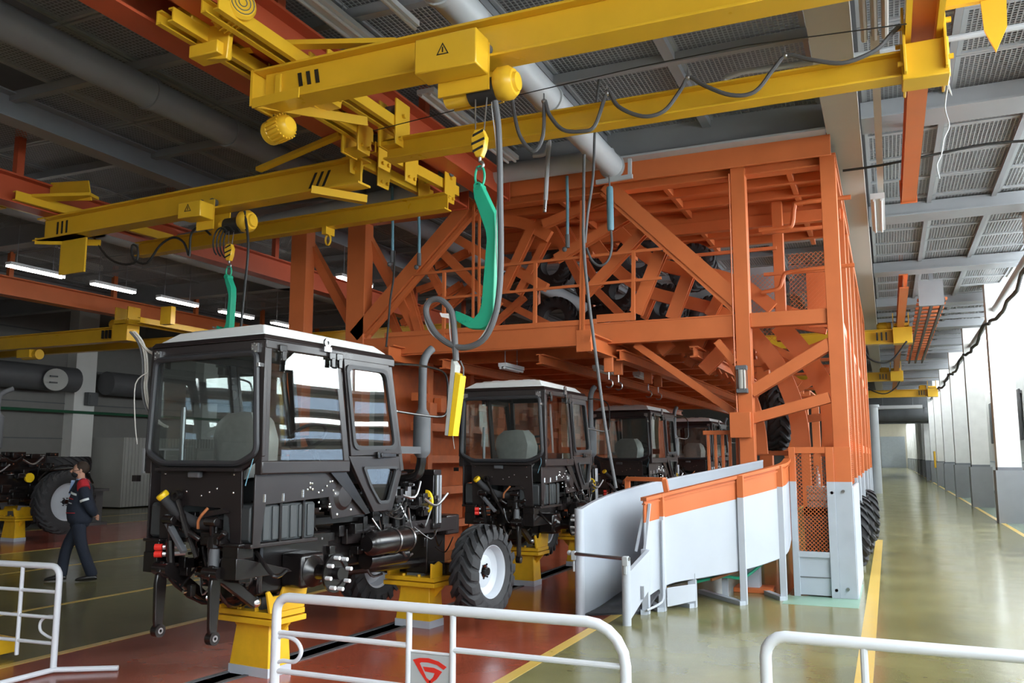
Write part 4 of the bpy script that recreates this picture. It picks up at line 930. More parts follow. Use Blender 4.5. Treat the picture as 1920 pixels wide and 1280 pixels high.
    B(MB().tube(smoothpath([(-.33,-.78,1.47),(-.28,-.77,1.42),(-.14,-.74,1.32),(.06,-.70,1.27),(.28,-.62,1.32)],5),.045,12),'filler_neck','rubber')
    for z in (1.03,1.085): B(MB().cyl((-.35,-.83,z),(-.30,-.80,z),.026,10),'hydraulic_coupler','red'); B(MB().cyl((-.30,-.80,z),(-.2,-.66,z),.022,10),'coupler_body','steel')
    B(MB().tube(smoothpath([(.06,-.77,1.24),(.07,-.78,1.3),(.12,-.79,1.35),(.16,-.77,1.40)],4),.012,6),'copper_strap','copper')
    B(MB().prism([(.05,1.36),(.30,1.40),(.36,1.37),(.1,1.33)],rear,.70,.76),'pressed_cover','cabm')
    rn = random.Random(11)
    for q in range(16):
        a = V(rn.uniform(-.3,.5),rn.uniform(-.70,-.4),rn.uniform(.75,1.3)); b = a+V(rn.uniform(-.2,.3),rn.uniform(0,.5),rn.uniform(-.2,.2)); m_ = (a+b)/2+V(rn.uniform(-.1,.1),-.05,-.1)
        B(MB().tube(smoothpath([a,m_,b],4),rn.choice((.008,.012,.016)),6),'hose','black' if q % 4 else 'steel')
    for q in range(22):
        a = V(rn.uniform(.2,.48),rn.uniform(.15,2.1),rn.uniform(.85,1.5)); b = a+V(rn.uniform(-.15,.1),rn.uniform(.15,.5),rn.uniform(-.25,.2)); m_ = (a+b)/2+V(rn.uniform(-.02,.08),0,-.1)
        B(MB().tube(smoothpath([a,m_,b],4),rn.choice((.007,.01,.014)),6),'hose','black' if q % 3 else 'steel')
    sm = MB(); sd = MB()
    for q in range(60):
        x,y,z = rn.uniform(-.3,.40),rn.uniform(-.66,-.36),rn.uniform(.72,1.32); sd.cbox((x,y,z),(rn.uniform(.03,.11),rn.uniform(.03,.1),rn.uniform(.03,.11)))
        if q % 2: sm.cyl((x,y-.05,z),(x,y-.08,z),.013,6)
    for q in range(70):
        x,y,z = rn.uniform(.15,.36),rn.uniform(.2,2.05),rn.uniform(.82,1.55); sd.cbox((x,y,z),(rn.uniform(.04,.12),rn.uniform(.03,.12),rn.uniform(.03,.12)))
        if q % 2: sm.cyl((x+.05,y,z),(x+.08,y,z),.012,6)
    stuff(B(sd,'small_fittings','black',bevel=.004)); stuff(B(sm,'small_bolts','chrome'))
    B(MB().cbox((-.66,-.80,1.62),(.06,.04,.05)),'marker_lamp','black')
    B(MB().tube(smoothpath([(-.66,-.75,2.5),(-.74,-.8,2.4),(-.72,-.8,2.1),(-.70,-.78,1.9)],4),.005,6),'loose_wire','cream')
    B(MB().tube(smoothpath([(.60,-.75,1.78),(.63,-.80,1.72),(.60,-.8,1.64),(.58,-.80,1.58)],4),.004,5),'loose_wire','cap' if False else 'blue')
    return T
t1 = make_tractor('brown black tractor without rear wheels, first in the row, under the green hook',(-4.95,6.03,0),-math.radians(5.5))
def place_copy(src, label, loc, rz):
    c = copy_tree(src); c['label'] = label; c.location = loc; c.rotation_euler = (0,0,rz); return c
place_copy(t1,'brown black tractor second in the row, beside the open end of the white chute',(-4.84,11.5,0),-math.radians(1.8))
place_copy(t1,'brown black tractor third in the row, under the orange tower',(-5.0,17.9,0),-math.radians(4.0))
place_copy(t1,'brown black tractor fourth in the row, deep under the tower',(-4.95,24.3,0),-math.radians(4.0))
# ---- stands
def stand(label, loc, rz, front=False):
    T = thing('assembly_stand', label, 'stand', loc, rz, None)
    MB().hexa([(-.22,-.13,.07),(.22,-.13,.07),(.22,.13,.07),(-.22,.13,.07),(-.17,-.11,.43),(.20,-.11,.43),(.20,.11,.43),(-.17,.11,.43)]).build('pedestal',M['stand_yellow'],T,.006)
    MB().box(-.225,.225,-.135,.135,0,.075).build('base',M['panelw'],T)
    MB().box(-.34,.32,-.2,.2,.43,.475).box(-.33,.31,-.19,.19,.485,.53).build('top_plate',M['stand_yellow'],T,.004)
    for s in (-.34,.32):
        MB().prism([(s,.43),(s*.55,.43),(s*.55,.27)],lambda u,v,t:(u,t,v),-.015,.015).build('gusset',M['stand_yellow'],T)
    sp = [(-.20,.53),(.0,.53),(.0,.66),(-.06,.69),(-.14,.66),(-.2,.68)] if front else [(-.20,.53),(.20,.53),(.24,.73),(.20,.74),(.19,.725),(-.05,.725),(-.08,.66),(-.17,.66),(-.21,.71),(-.24,.70)]
    for s in (-1,1): MB().prism(sp,lambda u,v,t:(s*t,u,v),.268,.293).build('saddle_plate',M['stand_yellow'],T,.004)
    MB().box(-.1,.1,-.1,.1,.53,.555 if front else .63).build('pad',M['dgrey'],T)
    b = MB()
    for x in (-.28,-.1,.1): b.cyl((x,-.16,.53),(x,-.16,.555),.018,6)
    b.build('bolts',M['stand_yellow'],T)
    return T
def tloc(base, rz, x, y): return (base[0]+x*math.cos(rz)-y*math.sin(rz), base[1]+x*math.sin(rz)+y*math.cos(rz), 0)
s1 = stand('yellow stand under the rear axle of the first tractor',tloc((-4.95,6.03),-math.radians(5.5),0,0),-math.radians(5.5))
s2 = None
for k,(bx,by,rz,ord_) in enumerate(((-4.95,6.03,-5.5,'first'),(-4.84,11.5,-1.8,'second'),(-5.0,17.9,-4,'third'),(-4.95,24.3,-4,'fourth'))):
    if k: place_copy(s1,'yellow stand under the rear axle of the %s tractor' % ord_, tloc((bx,by),math.radians(rz),0,0), math.radians(rz))
    fl = 'yellow stand under the front axle of the %s tractor' % ord_; fp = tloc((bx,by),math.radians(rz),0,2.32)
    if s2 is None: s2 = stand(fl, fp, math.radians(rz), True)
    else: place_copy(s2, fl, fp, math.radians(rz))
# ---- tractor on the far line at the left (facing the other way, half built)
def left_tractor():
    T = thing('tractor','half built black tractor without cab on the far left line','tractor',(-17.2,11.95,0),math.radians(-3))
    def B(mb,n,m,par=None,bevel=0): return mb.build(n,M[m],par or T,bevel)
    for s,y,r in ((1,1.35,'f'),(-1,1.35,'f')):
        w = bpy.data.objects.new('front_wheel', TY_R); COL.objects.link(w); w.parent = T; w.location = (s*.85,y,.83); w.rotation_euler = (0,0,0 if s > 0 else math.pi); w.scale = (.9,.86,.86)
        inst(RIM_R[1],'rim',w); inst(HUBC,'hub_cap',w,(.02,0,0))
        B(MB().tube([(s*.85+0,1.35+.78*math.cos(a),.83+.78*math.sin(a)) for a in [.5+k*.2 for k in range(11)]],.02,6).bar((s*.75,.9,1.5),(s*.75,1.7,1.55),.4,.02),'mudguard','black')
    B(MB().box(-.35,.35,-1.6,1.6,.85,1.45).box(-.3,.3,-1.5,1.3,1.45,1.85),'engine','black',bevel=.05)
    e = B(MB().box(-.45,.45,1.5,1.9,.8,1.2).cyl((-.8,1.35,.83),(.8,1.35,.83),.12,12),'axle','black',bevel=.02)
    B(MB().lathe([(0,0),(.06,0),(.13,.08),(.13,.72),(.06,.8),(.05,.84),(0,.84)],(.15,.2,1.9),(0,0,1),18),'muffler','exh')
    B(MB().tube(smoothpath([(.15,.2,2.7),(.15,.2,3.0),(.17,.27,3.12),(.22,.45,3.22)],4),.05,12),'exhaust_pipe','exh')
    rn = random.Random(4); sd = MB(); sm = MB()
    for q in range(90):
        x,y,z = rn.uniform(.25,.48),rn.uniform(-1.6,1.5),rn.uniform(.8,1.85); sd.cbox((x,y,z),(rn.uniform(.05,.16),rn.uniform(.05,.3),rn.uniform(.04,.16)))
        if q % 2: sm.cyl((x+.08,y,z),(x+.11,y,z),.018,6)
    stuff(B(sd,'small_fittings','black',bevel=.006)); stuff(B(sm,'small_bolts','chrome'))
    for q in range(8):
        a = V(.5,rn.uniform(-1.5,1),rn.uniform(1.2,1.9)); B(MB().tube(smoothpath([a,a+V(.05,.2,-.1),a+V(0,.45,.05)],4),.02,6),'hose','steel' if q % 2 else 'black')
    B(MB().lathe([(0,0),(.1,0),(.1,.05),(0,.05)],(.5,.75,1.35),(1,0,0),14),'yellow_guard','cap')
left_tractor()
stand('yellow stand under the half built tractor at the left',(-17.3,12.9,0),math.radians(-3))
for (x,y,z,sc,lab) in ((-20.2,16.2,1.575,1.0,'big black tyre lying on top of the stack behind the man'),(-20.2,16.2,1.155,1.0,'big black tyre lower in the stack behind the man')):
    o = bpy.data.objects.new('tyre', TY_R); COL.objects.link(o); o.location = (x,y,z); o.rotation_euler = (0,math.pi/2,0); tag(o,lab,'tyre')
tag(MB().box(-21.2,-19.2,15.4,17.0,.0,.08).box(-21.1,-20.9,15.5,16.9,.08,.95).box(-19.5,-19.3,15.5,16.9,.08,.95).box(-21.2,-19.2,15.4,17.0,.88,.95).build('tyre_rack',M['dgrey']),'low dark rack carrying stacked tyres behind the man','rack')
# ================================================================ ORANGE TYRE CONVEYOR TOWER
TW = thing('conveyor_tower','tall orange steel tower of the overhead tyre conveyor with crossing braces','steel tower',(-4.5,13,0))
FY = 12.2
def tb(name, p, q, w, h, kind='bar', m='orange', up=(0,1,0)): return wbar(name, M[m], TW, p, q, w, h, kind, up)
def tp(name, a, b, w, h, y=FY, kind='bar', m='orange', y2=None): return tb(name, onY(*a,y), onY(*b,y2 if y2 else y), w, h, kind, m)
def box(name, *a, m='orange', par=None): return wb(MB().box(*a), name, M[m], par or TW, .006)
# front columns
box('column',-1.87,-1.67,12.1,12.32,0,5.9,m='twotone'); box('column',-.66,-.46,12.1,12.34,0,5.9,m='twotone')
box('column',-1.52,-1.36,13.9,14.06,3.6,5.85)
box('column',-9.58,-9.25,12.1,12.35,0,5.8); box('column',-8.38,-8.02,12.1,12.35,0,5.85)
for x in (-9.42,-8.2): tb('brace',(x,12.3,5.7),(x+1.0,12.9,3.6),.16,.16)
# beams on the front
tb('main_beam',(-8.2,12.2,3.60),(-1.87,12.2,3.62),.16,.32,'I',up=(0,0,1))
box('beam_face',-8.2,-1.87,12.13,12.15,3.47,3.76)
box('cross_beam',-1.67,-.66,12.13,12.3,3.58,3.78)
tb('top_beam',(-8.2,12.25,5.86),(-.45,12.25,5.86),.2,.16,'I',up=(0,0,1))
box('fascia',-5.3,-.5,11.98,12.02,5.86,6.18)
# top deck with joists
box('deck',-6.4,-.45,12.3,17.0,5.93,5.97)
for y in (12.9,13.6,14.3,15.0,15.7,16.4): box('joist',-6.4,-.5,y-.05,y+.05,5.72 if abs(y-14.3) < .1 else 5.80,5.93)
for x in (-1.1,-2.9,-4.6): box('stringer',x-.04,x+.04,12.3,17,5.82,5.93)
box('rear_top_beam',-6.4,-.5,14.2,14.35,5.55,5.74)
# diagonals (big inverted V) as I beams
def diag(a,b,w,h,y=FY,kind='I',nm='diagonal',m='orange'): return tp(nm,a,b,w,h,y,kind,m)
diag((890,378),(672,632),.22,.30,12.25,'bar'); diag((1140,350),(1392,572),.22,.27,12.25,'bar')
for a,b in (((893,392),(685,632)),((1128,362),(1378,585))): wb(MB().bar(onY(*a,12.15),onY(*b,12.15),.06,.03,(0,1,0)),'edge_strip',M['orange'],TW)
diag((1410,735),(1556,645),.16,.18,12.2,'bar'); diag((1410,785),(1556,745),.14,.18,12.2,'bar')
tb('gusset',onY(1345,640,12.15),onY(1379,680,12.15),.1,.12)
# handrail in front of the openings
for a,b in (((775,515),(1243,466)),((800,562),(1240,521))): tp('handrail',a,b,.04,.035,12.12)
for x,y0,y1 in ((833,510,640),(1004,493,612),(1188,472,594)): tp('rail_post',(x,y0),(x-1,y1),.05,.05,12.12)
for x,y0,y1 in ((888,384,600),(899,384,600),(1090,376,645),(1095,376,645)): tp('vertical_rod',(x,y0),(x-1,y1),.035,.035,12.1)
box('toe_board',-3.9,-3.3,12.1,12.12,3.78,3.9); box('toe_board',-7.6,-3.9,12.1,12.12,3.76,3.84)
# arches of the conveyor: flat curved bands, plus rungs
def arc_band(pts, y, w=.16, dep=.10, m='orange', name='curved_track'):
    P = smoothpath([onY(*p,y) for p in pts],4); b = MB()
    n = len(P); rows = []
    for i in range(n):
        d = (P[min(i+1,n-1)]-P[max(i-1,0)]).normalized(); nrm = Vector((-d.z,0,d.x))
        rows.append([P[i]+nrm*w/2+V(0,-dep/2,0),P[i]-nrm*w/2+V(0,-dep/2,0),P[i]-nrm*w/2+V(0,dep/2,0),P[i]+nrm*w/2+V(0,dep/2,0)])
    for r in rows: b.v += [tuple(p) for p in r]
    for i in range(n-1):
        for k in range(4): b.f.append((4*i+k,4*i+(k+1)%4,4*i+4+(k+1)%4,4*i+4+k))
    b.f += [(3,2,1,0),(4*n-4,4*n-3,4*n-2,4*n-1)]
    return wb(b,name,M[m],TW)
def cp(x, y): return (560+x/1.699, 280+y/1.699)
def arcs(pts, y, w, m='orange'): arc_band([cp(*q) for q in pts], y, w, m=m)
arcs([(1530,560),(1600,640),(1660,730),(1690,800),(1700,900),(1695,980)],13.0,.27)
arcs([(1440,580),(1520,680),(1560,760),(1590,850),(1605,960)],12.9,.24)
arcs([(1330,590),(1390,680),(1440,790),(1465,880),(1475,970)],12.9,.18)
arcs([(925,275),(1010,380),(1110,450),(1210,480),(1330,512),(1400,560)],12.9,.19)
arcs([(1000,240),(1080,320),(1150,365),(1230,385),(1330,402),(1420,435),(1510,505)],13.1,.19)
arcs([(630,228),(700,233),(745,248),(800,278)],12.8,.19)
arcs([(480,270),(600,340),(700,392),(790,440)],12.9,.15)
arcs([(440,310),(500,370),(560,430),(640,500)],13.0,.15)
def seg(x0,y0,x1,y1,w,y=12.7,kind='I',m='orange',nm='rung_beam'): tp(nm,cp(x0,y0),cp(x1,y1),w,.13,y,kind,m)
for q in ((780,240,985,155,.13,12.55),(820,350,1050,215,.14,12.5),(915,460,1105,255,.15,12.45)): seg(*q,kind='C',nm='roller_frame')
for q in ((1155,325,1075,522,.19,12.45),(1265,340,1190,540,.19,12.6),(1345,465,1310,532,.16,12.7),(745,250,650,452,.15,12.8),(790,290,700,462,.12,12.95),(650,350,790,440,.13,13.1)): seg(*q)
for q in ((810,250,910,440,.14,13.3),(850,250,960,440,.12,13.5),(410,370,460,462,.12,12.8),(345,440,390,595,.14,12.7),(440,375,545,325,.13,13.2),(330,555,520,430,.12,13.3),(275,490,322,600,.13,13.0),(380,450,450,425,.11,13.2),(480,500,560,430,.12,13.4),(640,480,800,560,.12,13.6),(940,440,1030,530,.12,13.4),(700,330,760,200,.12,13.6),(1130,470,1100,540,.1,13.3),(620,560,720,470,.1,13.5)): seg(*q,m='orange_dirty',nm='inner_brace')
for q in ((1385,605,1290,705,.2,12.7),(1285,600,1262,645,.16,12.8),(1185,612,1150,645,.18,12.8),(1320,560,1240,690,.14,13.2),(1230,600,1330,680,.12,13.0)): seg(*q,nm='lower_strut')
seg(1075,622,1388,838,.10,12.4,'bar',nm='long_strut')
for i in range(11): tp('chain_slat',cp(1195+i*20,618+i*12),cp(1212+i*20,648+i*12),.05,.14,13.2,m='orange_dirty')
for x in (-6.0,-4.9,-3.8): box('back_post',x-.06,x+.06,14.85,14.98,3.62,5.9,m='orange_dirty')
for i,(a,b) in enumerate((((1420,640),(1530,690)),((1430,690),(1555,640)),((1440,600),(1550,620)),((1420,660),(1500,720)),((1480,740),(1560,690)),((1470,790),(1555,780)),((1425,560),(1555,610)))): tp('rear_brace',a,b,.12,.1,14.2+.3*(i%3),m='orange_dirty')
for i in range(7): box('stair_tread',-1.5,-.75,14.6+i*.35,14.85+i*.35,2.6+i*.16,2.64+i*.16)
# under-deck level z 3.45: beams seen from below
for y in (13.2,14.4,15.6,16.8,18.0,19.5,21,23,25,27,29): box('under_beam',-8.4,-1.9,y-.08,y+.08,3.38,3.58,m='orange_dirty')
for x in (-7.9,-6.6,-4.9,-3.6,-2.5): tb('under_rail',(x,12.3,3.3),(x,30,3.3),.12,.16,'I','orange_dirty',(0,0,1))
box('under_deck',-8.4,-1.9,12.4,30,3.58,3.62,m='orange_dirty')
tb('monorail',(-7.3,11.75,3.45),(-7.3,24,3.45),.18,.26,'I','orange',(0,0,1))
tb('monorail',(-3.75,11.1,3.38),(-3.75,24,3.38),.16,.24,'I','orange',(0,0,1))
box('monorail_end',-3.86,-3.64,11.05,11.09,3.22,3.52)
for x in (-8.3,-2.0):
    for y in (16,20,24,28): box('under_column',x-.11,x+.11,y-.11,y+.11,0,3.4)
# rack of orange frames left of the tractors under the tower
for y in (13,14.6,16.2,17.8,19.4,21,23): box('rack_post',-7.35,-7.2,y-.08,y+.08,0,3.4,m='orange_dirty')
for z in (.6,1.2,1.75,2.3,2.8): box('rack_rail',-7.36,-7.22,12.6,23,z-.07,z+.07,m='orange_dirty')
for k in range(26): box('chain_carrier',-7.2,-7.05,12.7+k*.4,12.95+k*.4,2.45+.1*(k%3),2.7+.1*(k%2),m='orange_dirty')
box('rack_back',-7.9,-7.85,12.6,26,0,3.4,m='orange_dirty')
# right side towards the aisle
for y in (14.45,16.1,18.6,21.5,24.5,27.5): box('side_column',-.64,-.46,y-.1,y+.1,0,5.85,m='twotone')
for z in (3.68,1.95): box('side_rail',-.6,-.5,12.3,27.5,z-.08,z+.08)
box('side_rail',-.62,-.46,12.3,27.5,5.72,5.86)
for y0,y1 in ((12.4,14.3),(14.6,16.0)): tb('side_brace',(-.53,y0,3.0),(-.53,y1,3.6),.06,.1)
def diamond(name, par, u0,u1,v0,v1, fn, pitch=.06, w=.006):
    b = MB(); k = u0-(v1-v0)
    while k < u1:
        for sgn in (0,1):
            a0,a1 = k,k+(v1-v0); z0,z1 = v0,v1
            if a0 < u0: z0 += u0-a0; a0 = u0
            if a1 > u1: z1 -= a1-u1; a1 = u1
            if z1-z0 > .01:
                zz = (z0,z1) if sgn == 0 else (v0+v1-z0,v0+v1-z1)
                b.bar(fn(a0,zz[0]),fn(a1,zz[1]),w,w)
        k += pitch
    return stuff(wb(b,name,M['orange'],par,smooth=False))
diamond('side_mesh',TW,12.4,14.3,1.4,3.6,lambda u,v:(-.5,u,v)); diamond('side_mesh',TW,14.6,18.5,1.4,3.6,lambda u,v:(-.5,u,v),.08)
diamond('upper_mesh',TW,-1.3,-.68,3.8,5.0,lambda u,v:(u,14.0,v),.07); diamond('upper_mesh',TW,-2.6,-1.6,3.8,5.0,lambda u,v:(u,15.4,v),.08)
box('grey_board',-2.6,-1.55,15.5,15.53,4.15,5.15,m='grey'); box('orange_board',-1.05,-.7,14.1,14.14,3.8,4.75)
for z,x0,x1 in ((4.95,-3.4,-1.4),(5.2,-1.6,-.6),(4.55,-1.6,-.6)): tb('service_pipe',(x0,13.3,z),(x1,13.3,z),.05,.05,m='orange_dirty')
wb(MB().tube(smoothpath([(-1.6,12.9,5.15),(-1.2,12.9,5.15),(-1.12,12.9,5.2),(-1.08,12.9,5.45),(-1.0,12.9,5.5),(-.3,12.9,5.5)],4),.035,8),'bent_pipe',M['orange_dirty'],TW)
wb(MB().tube(smoothpath([(-1.6,12.9,4.2),(-1.35,12.9,4.25),(-1.28,12.9,4.4),(-1.15,12.9,4.48),(-.3,12.9,4.5)],4),.03,8),'bent_pipe',M['orange_dirty'],TW)
box('junction_box',-1.98,-1.70,12.02,12.1,2.05,2.4); 
wb(MB().tube(smoothpath([(-1.88,12.06,5.8),(-1.89,12.06,3.4),(-1.88,12.06,2.4)],4),.012,6),'conduit',M['orange'],TW)
for i in range(5): box('gate_slat',-2.35+i*.1,-2.31+i*.1,12.28,12.32,1.1,2.15)
box('gate_rail',-2.4,-1.87,12.27,12.33,2.1,2.16)
box('base_plate',-2.0,-1.5,12.0,12.4,0,.06); 
# caged corner by the aisle
CG = thing('mesh_guard','tall orange and grey mesh guard panel at the foot of the tower','mesh guard',(-.95,12.02,0))
for x0,x1 in ((-1.22,-1.14),(-.76,-.66)): wb(MB().box(x0,x1,11.98,12.08,0,1.92),'upright',M['twotone'],CG,.004)
wb(MB().box(-1.22,-.66,11.985,12.075,1.84,1.92),'top_rail',M['orange'],CG); wb(MB().box(-1.14,-.76,11.99,12.07,.50,.57),'middle_rail',M['greyp'],CG)
wb(MB().box(-1.14,-.76,12.02,12.05,.02,.50),'kick_panel',M['greyp'],CG); wb(MB().box(-1.14,-.76,12.01,12.02,.24,.25),'panel_seam',M['dgrey'],CG)
diamond('wire_mesh',CG,-1.14,-.76,.57,1.84,lambda u,v:(u,12.03,v),.05,.007)
wb(MB().box(-.66,-.45,12.0,12.09,0,1.92),'corner_post',M['twotone'],CG,.004)
wb(MB().box(-.47,-.44,12.05,14.3,0,1.40),'side_plate',M['panelw'],CG)
b = MB()
for z in (.12,1.35): bolt(b,(-.56,12.0,z),(0,-1,0),.022,.02); bolt(b,(-.70,12.0,z-.02),(0,-1,0),.022,.02)
wb(b,'bolts',M['steel'],CG)
# lit stand with cartons behind the guard
for i,(z,h) in enumerate(((1.1,.09),(1.2,.09),(1.3,.09))): tag(MB().box(-1.06,-.78,12.55,12.8,z,z+h).build('carton',M['white'],bevel=.006),'white carton behind the mesh guard, the %s of three' % ('lowest','middle one','topmost')[i],'carton')
tag(MB().box(-1.1,-.74,12.5,12.85,0,1.1).box(-1.1,-.74,12.5,12.85,1.0,1.1).build('side_locker',M['dgrey']),'dark locker behind the mesh guard','locker')
tag(MB().lathe([(0,0),(.04,0),(.04,.16),(.02,.2),(.015,.24),(.022,.25),(.022,.28),(0,.28)],(-.92,12.68,1.39),(0,0,1),14).build('bottle',M['pipe']),'clear bottle on the cartons behind the guard','bottle')
# wall lamp on column
wlp = thing('bulkhead_lamp','caged glass bulkhead lamp on the orange column','lamp',(-1.8,12.05,2.7))
for z in (2.66,2.98): wb(MB().box(-1.87,-1.72,11.98,12.1,z,z+.06),'lamp_cap',M['exh'],wlp,.006)
wb(MB().cyl((-1.795,12.03,2.72),(-1.795,12.03,2.98),.055,14),'lamp_glass',M['cream'],wlp)
b = MB()
for a in range(6): b.cyl((-1.795+.07*math.cos(a*1.047),12.03+.06*math.sin(a*1.047),2.7),(-1.795+.07*math.cos(a*1.047),12.03+.06*math.sin(a*1.047),3.0),.006,5)
wb(b,'lamp_cage',M['steel'],wlp)
# tyres carried in the tower
TYM = tyre_mb(.55,.36,.27,18).mesh('conveyor_tyre',M['rubber'])
def loose(x,y,z,rot,label,group=None,sc=1):
    o = bpy.data.objects.new('tyre', TYM); COL.objects.link(o); o.location = (x,y,z); o.rotation_euler = rot; o.scale = (sc,)*3; return tag(o,label,'tyre',group)
p = onY(1452,782,13.64); loose(p.x,13.64,p.z,(0,.0,.3),'black tyre rolling down the curved orange track above the chute',None,.94)
box('tyre_stop',p.x-.32,p.x+.32,13.58,13.66,p.z-.58,p.z-.505)
for px,py,yy in ((1165,545,14.0),(1250,575,14.0),(1335,612,14.0)):
    p = onY(px,py,yy); loose(p.x,yy,max(p.z,4.03),(random.uniform(0,1),.2,1.3),'black tyre riding in the upper conveyor of the tower','tyres on the upper conveyor',.72)
for x,z in ((-7.0,4.25),(-6.3,4.9),(-5.55,5.33),(-5.5,4.3),(-4.7,4.95),(-4.6,4.08),(-3.9,5.33),(-3.75,4.45),(-2.95,5.05)):
    loose(x,14.64,z,(random.uniform(0,1),random.uniform(-.1,.1),1.5+random.uniform(-.15,.15)),'black tyre deep inside the orange conveyor','tyres deep in the tower conveyor',.78)
loose(-.62,15.3,.56,(.4,0,.25),'black tyre leaning out of the tower side, nearest the mesh guard')
loose(-.58,16.9,.56,(.2,0,.3),'black tyre leaning out of the tower side beside the first')
loose(-.50,20.0,.55,(.1,0,.2),'black tyre farther along the tower side')
# hanging cart hooks under the deck
for i,yy in enumerate((12.2,12.7,14.5,15.2)):
    c = V(-3.75,yy,3.09); t = thing('carrier_hook','rusty carrier hook hanging from the orange monorail','hook',tuple(c),0,'carrier hooks on the monorail')
    wb(MB().box(c.x-.07,c.x+.07,c.y-.03,c.y+.03,c.z-.05,c.z+.18),'hanger_plate',M['orange_dirty'],t,.01)
    wb(MB().tube([c+V(0,0,-.05),c+V(0,0,-.16)]+[c+V(.06*math.sin(a)-.0,0,-.22+.06*math.cos(a)) for a in (.5,1.2,1.9,2.6,3.3,4.0)],.012,6),'hook_bend',M['steel'],t)
for x,y0,y1,z,tp_ in ((-5.58,12.4,13.15,3.2,None),(-4.0,14.66,15.55,3.2,None),(-4.3,13.3,14.2,3.2,None)):
    lamp('grey tube lamp under the orange deck',(x,y0,z),(x,y1,z),False,'lamps under the orange deck',.14,.06,top=tp_)
# ================================================================ CHUTE
CH = thing('tyre_chute','curved white and orange chute running down from the tower to the floor','chute',(-2.4,10.6,0))
out = [(-2.66,9.95,1.30,.18),(-2.47,10.30,1.355,.30),(-2.12,10.70,1.45,.35),(-1.72,11.10,1.555,.41),(-1.45,11.42,1.63,.48),(-1.27,11.70,1.69,.56),(-1.235,11.975,1.75,.72)]
inn = [(-3.29,9.52,1.19,.0),(-3.2,9.85,1.28,.04),(-3.06,10.25,1.36,.16),(-2.86,10.8,1.44,.3),(-2.62,11.3,1.51,.42),(-2.12,11.75,1.62,.55),(-1.56,12.03,1.74,.7)]
def sheet(P, f0, f1, name, m, th=.02, par=CH, n=5):
    S_ = smoothpath([(a,b,0) for a,b,_,_ in P],n); H1 = smoothpath([(i,c,d) for i,(_,_,c,d) in enumerate(P)],n)
    b = MB(); N_ = len(S_)
    for i in range(N_):
        d = (S_[min(i+1,N_-1)]-S_[max(i-1,0)]).normalized(); nn = V(d.y,-d.x,0)*th/2
        top,bot = H1[i].y,H1[i].z; z0 = bot+(top-bot)*f0 if not callable(f0) else f0(top,bot); z1 = bot+(top-bot)*f1 if not callable(f1) else f1(top,bot)
        b.v += [tuple(S_[i]+nn+V(0,0,z0)),tuple(S_[i]-nn+V(0,0,z0)),tuple(S_[i]-nn+V(0,0,z1)),tuple(S_[i]+nn+V(0,0,z1))]
    for i in range(N_-1):
        for k in range(4): b.f.append((4*i+k,4*i+(k+1)%4,4*i+4+(k+1)%4,4*i+4+k))
    b.f += [(3,2,1,0),(4*N_-4,4*N_-3,4*N_-2,4*N_-1)]
    return wb(b,name,M[m],par)
sheet(out,0,lambda t,b:t-.27,'outer_wall','panelw'); sheet(out,lambda t,b:t-.27,1,'orange_band','orange')
sheet(out,lambda t,b:t-.02,lambda t,b:t+.02,'top_flange','orange',.09); sheet(out,lambda t,b:t-.065,lambda t,b:t-.05,'top_flange_lip','orange',.05)
sheet(inn,0,1,'inner_wall','greyp',.03); sheet(inn,lambda t,b:t-.01,lambda t,b:t+.01,'inner_edge','panelw',.05)
# ramp floor between the walls
A = smoothpath([(a,b,.03 if i == 0 else d+.02) for i,(a,b,c,d) in enumerate(out)],4); Bq = smoothpath([(a,b,d+.02) for a,b,c,d in inn],4)
rb = MB()
for p,q in zip(A,Bq): rb.v += [tuple(p),tuple(q),tuple(q-V(0,0,.03)),tuple(p-V(0,0,.03))]
for i in range(len(A)-1):
    for k in range(4): rb.f.append((4*i+k,4*i+(k+1)%4,4*i+4+(k+1)%4,4*i+4+k))
wb(rb,'ramp_floor',M['raild'],CH)
wb(MB().cyl((-3.30,9.50,0),(-3.30,9.50,1.20),.055,16),'inner_post',M['panelw'],CH)
# posts with foot bars
for x,y,zt,bk in ((-2.66,9.98,1.0,.0),(-2.53,10.24,1.36,.2),(-1.72,11.07,1.56,.9),(-1.31,11.62,1.68,.22)):
    up_ = zt-.27
    wb(MB().box(x-.035,x+.045,y-.06,y+.02,0,up_),'post',M['panelw'],CH,.004)
    if zt > 1.1: wb(MB().box(x-.035,x+.045,y-.06,y+.02,up_,zt),'post_top',M['orange'],CH,.004)
    wb(MB().bar((x,y-.1,.025),(x-.6*bk-.12,y+.45*bk+.25,.025),.08,.05),'foot_bar',M['greyp'],CH)
wb(MB().box(-2.30,-2.21,10.58,10.67,0,.4),'short_post',M['panelw'],CH); wb(MB().bar((-2.25,10.55,.025),(-2.9,11.0,.025),.08,.05),'foot_bar',M['greyp'],CH)
wb(MB().box(-2.05,-1.98,11.45,11.52,0,.45),'short_post',M['panelw'],CH)
wb(MB().hexa([(-2.47,10.2,.05),(-2.2,10.42,.1),(-2.18,10.45,.1),(-2.45,10.23,.05),(-2.47,10.2,.27),(-2.2,10.42,.30),(-2.18,10.45,.30),(-2.45,10.23,.27)]),'valve_box',M['panelw'],CH,.006)
wb(MB().tube(smoothpath([(-2.50,10.17,1.05),(-2.50,10.16,.3),(-2.50,10.14,.15),(-2.53,10.05,.10),(-2.62,9.85,.06)],5),.014,8),'air_pipe',M['panelw'],CH)
wb(MB().tube(smoothpath([(-2.3,10.9,.25),(-2.0,11.2,.3),(-1.8,11.6,.25),(-1.6,12,.4)],5),.02,8),'loose_hose',M['green'],CH)
wb(MB().tube([(-2.1,11.0,.28),(-1.6,11.9,.42)],.02,8),'copper_pipe',M['copper'],CH)
